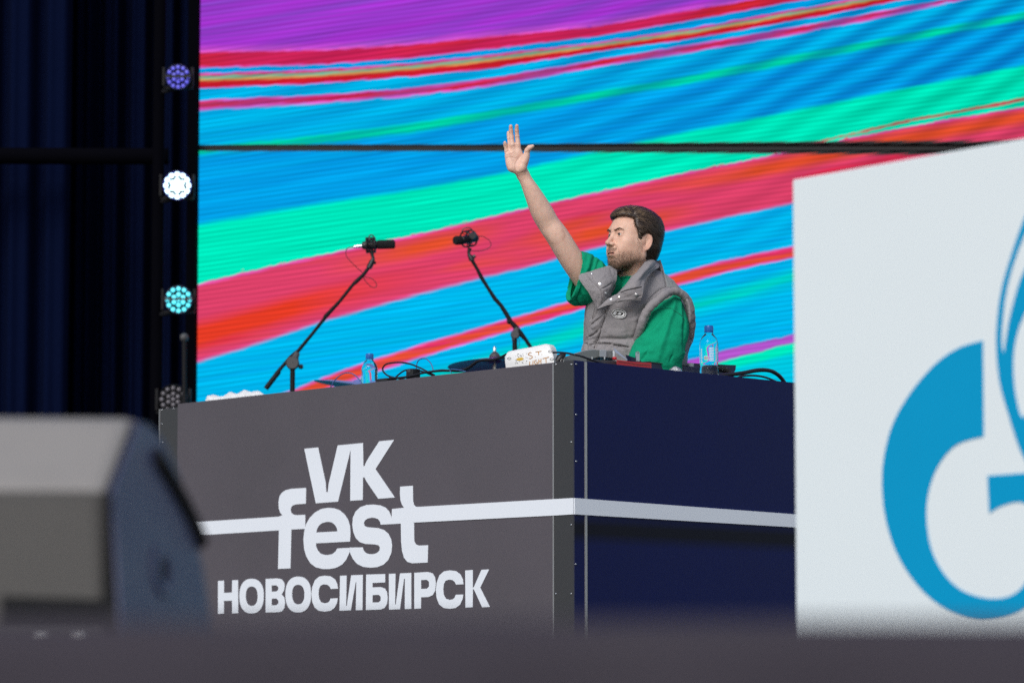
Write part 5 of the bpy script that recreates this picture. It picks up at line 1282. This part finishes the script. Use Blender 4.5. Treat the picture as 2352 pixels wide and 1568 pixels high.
cymbal(P(1137, 833, 14.6), .208, (R(-2), R(4)), 'dark cymbal with painted purple reflection, felt and wing nut, left of the white box', cm1, True)
cymbal(P(826, 884, 14.6), .20, (R(9), R(-1)), 'blue grey cymbal seen edge on, behind the left water bottle', cm2, False)

# ================================================================== things lying on the booth
DF = lambda px, py, off: on_plane(px, py, K0 - NA * off, NA)
DS = lambda px, py, off: on_plane(px, py, K0 - NB * off, NB)
water = bpy.data.materials.new('clear_bottle'); water.use_nodes = True; b = water.node_tree.nodes['Principled BSDF']
b.inputs['Transmission Weight'].default_value = 1; b.inputs['IOR'].default_value = 1.20; b.inputs['Roughness'].default_value = .015; b.inputs['Base Color'].default_value = (.93, .97, 1, 1)
def bottle(top, rad, label, lab, ribs):
    H = top.z - ZD; e = empty('water_bottle', (top.x, top.y, ZD), label, 'bottle', 'water bottles standing on the booth'); r = rad
    pr_ = [(r * .55, .001), (r * .92, .004), (r, .012)]
    z = .018
    body_top = H * .66
    k = 0
    while z < body_top:
        wob = (.955 if k % 2 else 1.0) if ribs else ((1.0 - .03 * (k % 2)) if z < .35 * H else .985)
        if not ribs and .30 * H < z < .36 * H: wob = .9
        pr_.append((r * wob, z)); z += .0065 if ribs else .010; k += 1
    pr_ += [(r * .99, H * .68), (r * .93, H * .74), (r * .76, H * .80), (r * .55, H * .845), (r * .42, H * .87), (r * .40, H * .885), (r * .40, H * .93)]
    MB().lathe(pr_, Vector((top.x, top.y, ZD)), n=40).build('body', water, e, smooth=True)
    c_ = [(r * .50, H * .885), (r * .50, H * .892), (r * .44, H * .897), (r * .455, H * .90), (r * .455, H * .99), (r * .42, H), (.001, H)]
    m_ = MB(); m_.lathe(c_, Vector((top.x, top.y, ZD)), n=36)
    for i in range(36):
        a = i * math.pi / 18; m_.box((top.x + r * .458 * math.cos(a), top.y + r * .458 * math.sin(a), ZD + H * .945), (.0012, .0012, H * .075))
    m_.build('cap', M['cap'], e, auto=40)
    if lab:
        # printed marks on the clear label
        ink_ = M['whitep']; rr_ = random.Random(4); m_ = MB(); m2_ = MB()
        def patch_(mb_, a0, a1, z0, z1, rr2=1.004):
            k_ = 5; pts_ = [(top.x + r * rr2 * math.sin(a), top.y - r * rr2 * math.cos(a)) for a in [a0 + (a1 - a0) * i / k_ for i in range(k_ + 1)]]
            v_ = [Vector((x, y, z)) for x, y in pts_ for z in (z0, z1)]; mb_.add(v_, [(2 * i, 2 * i + 2, 2 * i + 3, 2 * i + 1) for i in range(k_)])
        for i in range(9): patch_(m_, R(-2), R(28), ZD + H * (.40 + i * .026), ZD + H * (.413 + i * .026))
        for i in range(8): patch_(m_, R(38), R(50 + 12 * rr_.random()), ZD + H * (.38 + i * .03), ZD + H * (.392 + i * .03))
        for i in range(7): patch_(m_, R(-62), R(-50 + 6 * rr_.random()), ZD + H * (.38 + i * .034), ZD + H * (.397 + i * .034))
        patch_(m_, R(-34), R(-6), ZD + H * .42, ZD + H * .48, 1.003)
        for i in range(7): patch_(m2_, R(-32 + i * 3.6), R(-30.2 + i * 3.6), ZD + H * .428, ZD + H * .472, 1.008)
        lo_ = m_.build('label_print', ink_, e); m2_.build('barcode', ink, lo_)
        m3_ = MB(); patch_(m3_, R(17), R(24), ZD + H * .64, ZD + H * .665, 1.012); m3_.build('red_mark', M['red'], lo_)
    return e
bottle(DF(849, 812, .34), .0345, 'ribbed clear water bottle with blue cap, between the cables on the booth\'s long side', False, True)
bottle(DS(1628, 748, .085), .0375, 'tall clear water bottle with blue cap and printed label, right of the man', True, False)

# crumpled white towel at the left end
top_l = [(474, 921), (478, 909), (490, 906.5), (509, 910), (527, 904), (545, 901), (560, 900), (572, 898), (582, 897), (592, 901), (600, 904), (612, 906)]
rows = []
for (x, y) in top_l:
    p0 = DF(x, y, .10); zt_ = p0.z; r_ = []
    for k, (o_, f_) in enumerate(((.035, 0), (.045, .75), (.07, .96), (.10, 1), (.14, .93), (.18, .5), (.20, 0))):
        q_ = DF(x, y, o_); r_.append(Vector((q_.x, q_.y, ZD + .001 + (zt_ - ZD) * f_ * (.95 + .1 * math.sin(x * .2 + k)))))
    rows.append(r_)
V_, F_q, _, _ = loft(rows, 6, False); N_ = normals(V_, F_q)
if N_[:, 2].sum() < 0: F_q = F_q[:, ::-1]; N_ = -N_
wrinkle(V_, N_, .004, 24, 3); wrinkle(V_, N_, .001, 80, 8); V_[:, 2] = np.maximum(V_[:, 2], ZD + .001)
o = np_mesh('towel', V_, F_q, M['towel'], None); tag(o, 'crumpled white towel lying on the left end of the booth', 'towel')

# cables and adapter on the long side
f5 = lambda off, *pts: [DF(*Z5(x, y), off + (p[0] if p else 0)) for x, y, *p in pts]
CG = 'loose cables lying along the booth top'
cable(f5(.06, (760, 1385), (640, 1362), (590, 1340), (562, 1308), (560, 1280), (585, 1250), (640, 1236), (720, 1232), (800, 1245), (880, 1275), (950, 1310), (1020, 1345)), .0035, 'black_cable', 'black cable making the wide leftward loop beside the left bottle', group=CG)
cable(f5(.09, (660, 1380), (700, 1340), (745, 1308), (800, 1294), (860, 1298), (930, 1318), (1010, 1350)), .0033, 'black_cable', 'black cable arching low over the small black adapter', group=CG)
cable(f5(.05, (620, 1372), (720, 1368), (820, 1350), (920, 1325), (1050, 1308), (1180, 1305), (1270, 1298), (1330, 1272), (1390, 1228), (1450, 1210), (1540, 1206), (1600, 1190), (1660, 1160)), .0048, 'black_cable', 'thick black cable running from the adapter up to the white box', group=CG)
cable(f5(.075, (700, 1375), (850, 1340), (1000, 1310), (1100, 1300), (1210, 1312), (1300, 1300), (1360, 1262), (1420, 1222), (1520, 1214), (1640, 1190)), .0035, 'black_cable', 'thinner black cable running just beneath the thick one past the purple cymbal', group=CG)
cable(f5(.12, (858, 1330), (858, 1280), (868, 1228), (895, 1202), (930, 1196), (965, 1215), (995, 1255), (1014, 1320)), .0022, 'blue_cable', 'thin blue cable standing up in a narrow arch behind the adapter', 'cableblue', CG)
cable(f5(.08, (90, 1460), (110, 1425), (150, 1370), (200, 1335), (250, 1324), (300, 1338), (345, 1378), (378, 1425)), .0024, 'blue_cable', 'thin blue cable in a wide low arch left of the left bottle', 'cableblue', CG)
cable(f5(.03, (1300, 1312), (1240, 1300), (1180, 1292), (1158, 1302), (1172, 1325)), .0018, 'blue_cable', 'short pale blue cable end curled at the booth edge under the purple cymbal', 'cableblue', CG)
c = DF(*Z5(830, 1322), .08); Mz = Matrix((A, -NA, Zv)).transposed()
ad = empty('power_adapter', (c.x, c.y, ZD), 'small black square power adapter among the cables', 'adapter')
MB().box((c.x, c.y, (c.z + .014 + ZD) / 2), (.044, .04, c.z + .014 - ZD), Mz).build('body', M['black'], ad, bevel=.003)
MB().box(Vector((c.x, c.y, c.z + .006)) + NA * .021, (.020, .002, .010), Mz).build('label_plate', M['darkgrey'], ad)
c = DF(*Z5(590, 1386), .05); q = empty('cable_box', (c.x, c.y, ZD), 'flat black cable box just right of the left bottle', 'box')
MB().box((c.x, c.y, (c.z + ZD) / 2 + .002), (.075, .05, c.z - ZD + .004), Mz).build('body', M['black'], q, bevel=.002); MB().tube([c + A * .037, c + A * .055], .004, 8).build('plug', M['black'], q)

# white box with hand-written letters
Z6 = lambda x, y: ((1100 + x / 5.88) * .91875, (820 + y / 5.88) * .91875)
cb = DF(*Z6(1320, 440), .055); roll = R(-3.6)
bn_ = (NA + Vector((.25, -.35, 0))).normalized(); bu = Vector((-bn_.y, bn_.x, 0)); bu = bu if bu.x > 0 else -bu
sc6 = 13.0 / 7700 * .91875 / 5.88
bu2 = (bu * math.cos(roll) + Zv * math.sin(-roll)).normalized(); bv2 = (bn_.cross(bu2)).normalized(); bv2 = bv2 if bv2.z > 0 else -bv2
wb_ = empty('junction_box', (cb.x, cb.y, ZD), 'white plastic box with orange handwriting, leaning at the booth corner', 'box')
def BX(x, y, d=0.0): return on_plane(*Z6(x, y), cb + bn_ * d, bn_)
front_ = [(985, 640), (968, 520), (975, 455), (1015, 405), (1065, 385), (1300, 343), (1560, 294), (1605, 290), (1635, 312), (1655, 350), (1672, 440), (1680, 560)]
back_ = [(985, 640), (960, 450), (965, 400), (1000, 348), (1060, 328), (1300, 285), (1560, 232), (1610, 240), (1645, 285), (1662, 335), (1676, 440), (1680, 560)]
fr_ = [BX(x, y, 0) for x, y in front_]; bk_ = [BX(x, y, -.018) for x, y in back_]; bb_ = [p - bn_ * .03 for p in bk_]
n = len(fr_); mid_ = [a * .35 + b_ * .65 + bn_ * .006 for a, b_ in zip(fr_, bk_)]
MB().add(fr_ + mid_ + bk_ + bb_, [tuple(range(n)), tuple(range(4 * n - 1, 3 * n - 1, -1))] + [(j * n + i, (j + 1) * n + i, (j + 1) * n + (i + 1) % n, j * n + (i + 1) % n) for j in range(3) for i in range(n)]).build('case', M['whitep'], wb_, auto=50)
ora = mat('orange_marker', (.55, .25, .04), .6); smud = mat('black_smudge', (.05, .045, .04), .7); yel = mat('yellow_stain', (.62, .40, .05), .6)
def stroke(mb_, pts, w=5.2, off=.0009):
    c_ = crom([(x, y, 0) for x, y in pts], 5) if len(pts) > 2 else [Vector((x, y, 0)) for x, y in pts]
    for i in range(len(c_) - 1):
        a, b_ = c_[i], c_[i + 1]; t = (b_ - a).normalized(); nn_ = Vector((-t.y, t.x, 0)) * w
        a2 = a - t * 1.5; b2 = b_ + t * 1.5
        mb_.add([BX(v.x, v.y, off) for v in (a2 - nn_, b2 - nn_, b2 + nn_, a2 + nn_)], [(0, 1, 2, 3)])
for pts_ in ([[(1342, 362), (1325, 358), (1302, 372), (1300, 392), (1330, 402), (1355, 415), (1352, 435), (1328, 448), (1308, 442)]], [[(1398, 418), (1402, 420)]], [[(1405, 350), (1450, 345), (1490, 338)], [(1448, 346), (1450, 392)]], [[(1494, 385), (1498, 387)]],
             [[(1320, 492), (1316, 520), (1318, 545)], [(1318, 545), (1350, 540)]], [[(1368, 478), (1364, 540)]], [[(1420, 470), (1395, 478), (1390, 510), (1408, 532), (1430, 520), (1428, 500), (1412, 500)]], [[(1452, 458), (1450, 520)], [(1484, 452), (1484, 520)], [(1452, 488), (1484, 484)]], [[(1508, 448), (1560, 436), (1602, 424)], [(1556, 438), (1560, 510)]]):
    m_ = MB(); [stroke(m_, p_) for p_ in pts_]; m_.build('handwriting', ora, wb_)
rr_ = random.Random(8); m_ = MB()
for i in range(46):
    x = rr_.uniform(1095, 1275); y = 395 + (1275 - x) * .16 * .0 + rr_.uniform(-15, 125); l_ = rr_.uniform(5, 18); a = rr_.uniform(-1.2, .6)
    if 1125 < x < 1235 and 430 < y < 480 or y < 380 - (x - 1095) * .1 or y > 545: continue
    stroke(m_, [(x, y), (x + l_ * math.cos(a), y + l_ * math.sin(a))], rr_.uniform(1.2, 3), .0006)
m_.build('smudged_sticker', smud, wb_)
flat_shape([[(1120, 455), (1150, 438), (1200, 430), (1230, 440), (1222, 465), (1180, 478), (1135, 475)]], lambda x, y: BX(x, y, .0006), bn_, .0004).build('yellow_stain', yel, wb_)
for (x, y) in ((1018, 446), (1620, 342), (1642, 458)):
    m_ = MB(); m_.tube([BX(x + 26 * math.cos(t), y + 15 * math.sin(t), .0006) for t in [i * math.pi / 9 for i in range(18)]], .0009, 5, closed=True); m_.build('screw_recess', M['trim'], wb_)

# right of the box: cable, black clamp with ring
cable([DF(*Z6(x, y), .03) for x, y in ((1660, 360), (1760, 358), (1870, 368), (1990, 395))] + [DS(*Z6(x, y), .035) for x, y in ((2070, 412), (2180, 450), (2290, 488), (2400, 520))], .0038, 'black_cable', 'black cable curving from the white box down across the booth corner', group=CG)
c = DF(*Z6(1770, 440), .10); cl = empty('clamp', (c.x, c.y, ZD), 'small black clamp with a metal ring between white box and grey player', 'clamp')
m_ = MB(); m_.lathe([(.012, -.02), (.017, 0), (.012, .012), (.008, .024)], c, (.6, .1, .7), 16); m_.box((c.x, c.y, (c.z + ZD) / 2), (.02, .02, c.z - ZD)); m_.build('jaw', M['black'], cl, auto=40)
c2 = DF(*Z6(1795, 480), .06); MB().tube([c2 + Vector((.0055 * math.cos(t), 0, .0055 * math.sin(t))) for t in [i * math.pi / 8 for i in range(16)]], .0012, 6, closed=True).build('ring', M['steel'], cl)

# grey player with cylinder post and red knob
Z7 = lambda x, y: ((1380 + x / 7.35) * .91875, (840 + y / 7.35) * .91875)
pl_ = DS(*Z7(700, 380), .12); G1 = lambda x, y, off=.11: DS(*Z7(x, y), off)
gp = empty('media_player', (pl_.x, pl_.y, ZD), 'grey tilted player deck with small post and red knob at the booth corner', 'player')
def prism(name, pts, mt, par, o0, o1, bev=.0015, shrink=1.0):
    a = [G1(x, y, o0) for x, y in pts]; c_ = sum(a, Vector()) / len(a); d_ = Vector((.05, 1, 0)) * (o1 - o0); n_ = len(a); b_ = [p + d_ for p in a]
    return MB().add(a + b_, [tuple(range(n_)), tuple(range(2 * n_ - 1, n_ - 1, -1))] + [(i, n_ + i, n_ + (i + 1) % n_, (i + 1) % n_) for i in range(n_)]).build(name, mt, par, bevel=bev)
prism('side_shell', [(212, 520), (212, 405), (240, 378), (335, 348), (640, 272), (800, 255), (870, 252), (880, 380), (760, 408), (640, 425), (640, 520)], M['grey'], gp, .10, .30)
prism('shell_corner', [(872, 380), (872, 253), (975, 250), (1000, 265), (1000, 385)], M['lightgrey'], gp, .092, .28)
prism('end_shell', [(1000, 266), (1120, 266), (1120, 405), (1000, 388)], M['grey'], gp, .098, .28)
prism('base_rail', [(640, 425), (1180, 452), (1190, 530), (640, 520)], M['darkgrey'], gp, .06, .28)
prism('top_plate', [(330, 346), (640, 268), (800, 250), (800, 244), (700, 250), (560, 275), (330, 340)], M['lightgrey'], gp, .105, .29, 0)
c = G1(1138, 340, .09); MB().lathe([(.0045, -.022), (.0050, -.01), (.0050, .012), (.004, .014)], c, n=16).build('post', M['lightgrey'], gp, auto=40)
c = G1(1150, 405, .085); MB().lathe([(.003, -.006), (.0085, -.005), (.009, .001), (.006, .005)], c, n=18).build('red_knob', M['red'], gp, smooth=True)
for x in (965, 735): MB().lathe([(.0025, -.007), (.0032, -.003), (.0032, .005)], G1(x, 408, .075), n=10).build('screw_post', M['steel'], gp)
acr = mat('pale_acrylic', (.45, .55, .70), .2, spec=.7)
o = prism('acrylic_sheet', [(1128, 214), (1140, 218), (1388, 430), (1382, 446), (1170, 300)], acr, None, .10, .103, 0); tag(o, 'thin pale blue triangular sheet standing on edge behind the red box', 'sheet')
o = prism('lid', [(1352, 340), (1540, 402), (1640, 455), (1640, 500), (1380, 480), (1370, 430)], M['navyplastic'], None, .12, .13, 0); tag(o, 'dark navy lid corner sticking up behind the silver memory stick', 'lid')
rb = empty('red_box', G1(1500, 520, .04), 'flat red plastic box lying on the booth edge before the man', 'box'); rb.location.z = ZD
prism('body', [(1186, 432), (1480, 470), (1826, 492), (1828, 640), (1186, 600)], M['red'], rb, .028, .11, .001)
m_ = MB(); m_.tube([G1(1225, 470, .0275), G1(1480, 500, .0275), G1(1520, 518, .0275)], .0008, 5); m_.tube([G1(1530, 518, .0275), G1(1800, 535, .0275)], .0008, 5); m_.build('seam', smud, rb)
us = empty('memory_stick', G1(1562, 450, .10), 'silver memory stick plugged upright into the deck, before the green sleeve', 'memory stick')
loop_ = [(1532, 462), (1532, 330), (1536, 300), (1550, 284), (1566, 280), (1582, 286), (1593, 304), (1595, 330), (1595, 462)]
ring_ = [(1566 + 13 * math.cos(t), 312 + 20 * math.sin(t)) for t in [i * math.pi / 7 for i in range(14)]]
flat_shape([loop_, ring_], lambda x, y: G1(x, y, .10), NB, .004).build('body', M['steel'], us)
MB().box(G1(1564, 455, .098), (.010, .004, .006), Matrix((B, -NB, Zv)).transposed()).build('plug', M['darkgrey'], us)
# navy deck, vocal microphone head, second deck, thick cables
Z8 = lambda x, y: ((1480 + x / 4.523) * .91875, (780 + y / 4.523) * .91875)
G2 = lambda x, y, off: DS(*Z8(x, y), off)
def prism2(name, pts, mt, par, o0, o1, bev=.0015):
    a = [G2(x, y, o0) for x, y in pts]; d_ = -NB * (o1 - o0); n_ = len(a); b_ = [p + d_ for p in a]
    return MB().add(a + b_, [tuple(range(n_)), tuple(range(2 * n_ - 1, n_ - 1, -1))] + [(i, n_ + i, n_ + (i + 1) % n_, (i + 1) % n_) for i in range(n_)]).build(name, mt, par, bevel=bev)
dk = empty('dj_deck', G2(900, 640, .2), 'long dark navy deck lying behind the booth edge under the green sleeve', 'deck'); dk.location.z = ZD
prism2('body', [(560, 560), (740, 576), (960, 592), (1230, 625), (1230, 740), (560, 680)], M['navyplastic'], dk, .12, .26)
prism2('top_edge', [(640, 556), (740, 571), (960, 588), (1100, 602), (1100, 607), (960, 594), (740, 578), (640, 563)], M['trim'], dk, .115, .25, 0)
prism2('switch', [(962, 572), (1000, 573), (1000, 612), (962, 607)], M['darkgrey'], dk, .10, .12)
d2 = prism2('laptop', [(1112, 572), (1200, 580), (1440, 590), (1605, 597), (1632, 600), (1626, 650), (1604, 690), (1604, 740), (1150, 720)], M['navyplastic'], None, .20, .22); tag(d2, 'dark navy laptop lid edge behind the right water bottle', 'laptop')
c = G2(1112, 600, .16); cu = empty('cup', (c.x, c.y, ZD), 'small pale cup half hidden between the man and the right bottle', 'cup')
MB().lathe([(.013, 0), (.016, .02), (.014, c.z - ZD + .008), (.012, c.z - ZD + .008), (.013, .02), (.010, .004)], Vector((c.x, c.y, ZD)), n=20).build('body', M['lightgrey'], cu, auto=40); MB().lathe([(.0128, 0), (.0128, .003)], Vector((c.x, c.y, c.z + .002)), n=20).build('lid', M['whitep'], cu)
c = G2(943, 655, .03); vm = empty('vocal_microphone', (c.x, c.y, ZD), 'round silver mesh microphone head peeping over the booth edge', 'microphone')
r_ = .0290
mesh_m = mat('silver_mesh', (.62, .62, .63), .35, metal=.9); nt = mesh_m.node_tree
vo = nt.nodes.new('ShaderNodeTexVoronoi'); vo.inputs['Scale'].default_value = 420; tcc = nt.nodes.new('ShaderNodeTexCoord'); nt.links.new(tcc.outputs['Object'], vo.inputs['Vector'])
bp = nt.nodes.new('ShaderNodeBump'); bp.inputs['Strength'].default_value = 1; bp.inputs['Distance'].default_value = .002; bp.invert = True; nt.links.new(vo.outputs['Distance'], bp.inputs['Height']); nt.links.new(bp.outputs[0], nt.nodes['Principled BSDF'].inputs['Normal'])
cc_ = Vector((c.x, c.y, G2(943, 616, .03).z - r_ * .98)); MB().lathe([(r_ * math.sin(a), -r_ * math.cos(a)) for a in [i * math.pi / 14 for i in range(15)]], cc_, B, 28, False).build('grille', mesh_m, vm, smooth=True)
MB().tube([cc_ - NB * .02 + Vector((0, 0, -.004)), cc_ - NB * .06 - Zv * .006, cc_ - NB * .16 - Zv * .012], [.022, .016, .012], 16).build('handle', M['black'], vm, auto=40)
m_ = MB(); m_.tube([cc_ + (A * 0 + Zv * math.cos(t) + B * math.sin(t)) * r_ * 1.0 for t in [i * math.pi / 14 for i in range(28)]], .0018, 6, closed=True); m_.build('rim', M['steel'], vm)
TG = 'thick black cables at the right end of the booth'
cable([G2(x, y, o_) for x, y, o_ in ((1440, 740, .05), (1500, 712, .05), (1640, 698, .045), (1740, 682, .04), (1850, 660, .035), (1950, 654, .03), (2030, 668, .03), (2090, 700, .03), (2140, 745, .03), (2185, 810, .03))], .0082, 'thick_cable', 'thick black cable arching up from the right bottle and down at the board', group=TG, n=12)
cable([G2(x, y, .02) for x, y in ((1600, 760), (1680, 728), (1800, 716), (1900, 724), (2000, 750), (2090, 790))], .0042, 'thick_cable', 'thinner black cable running low beneath the thick arching one at the right', group=TG)
m_ = MB(); pts_ = crom([G2(x, y, .10) for x, y in ((1400, 640), (1460, 640), (1510, 655), (1545, 690), (1552, 740))], 9); m_.tube(pts_, [.013 * (1.06 if i % 2 else .94) for i in range(len(pts_))], 14); o = m_.build('ribbed_hose', M['rubber'], auto=25); tag(o, 'short ribbed black hose bending down just right of the right bottle', 'hose')
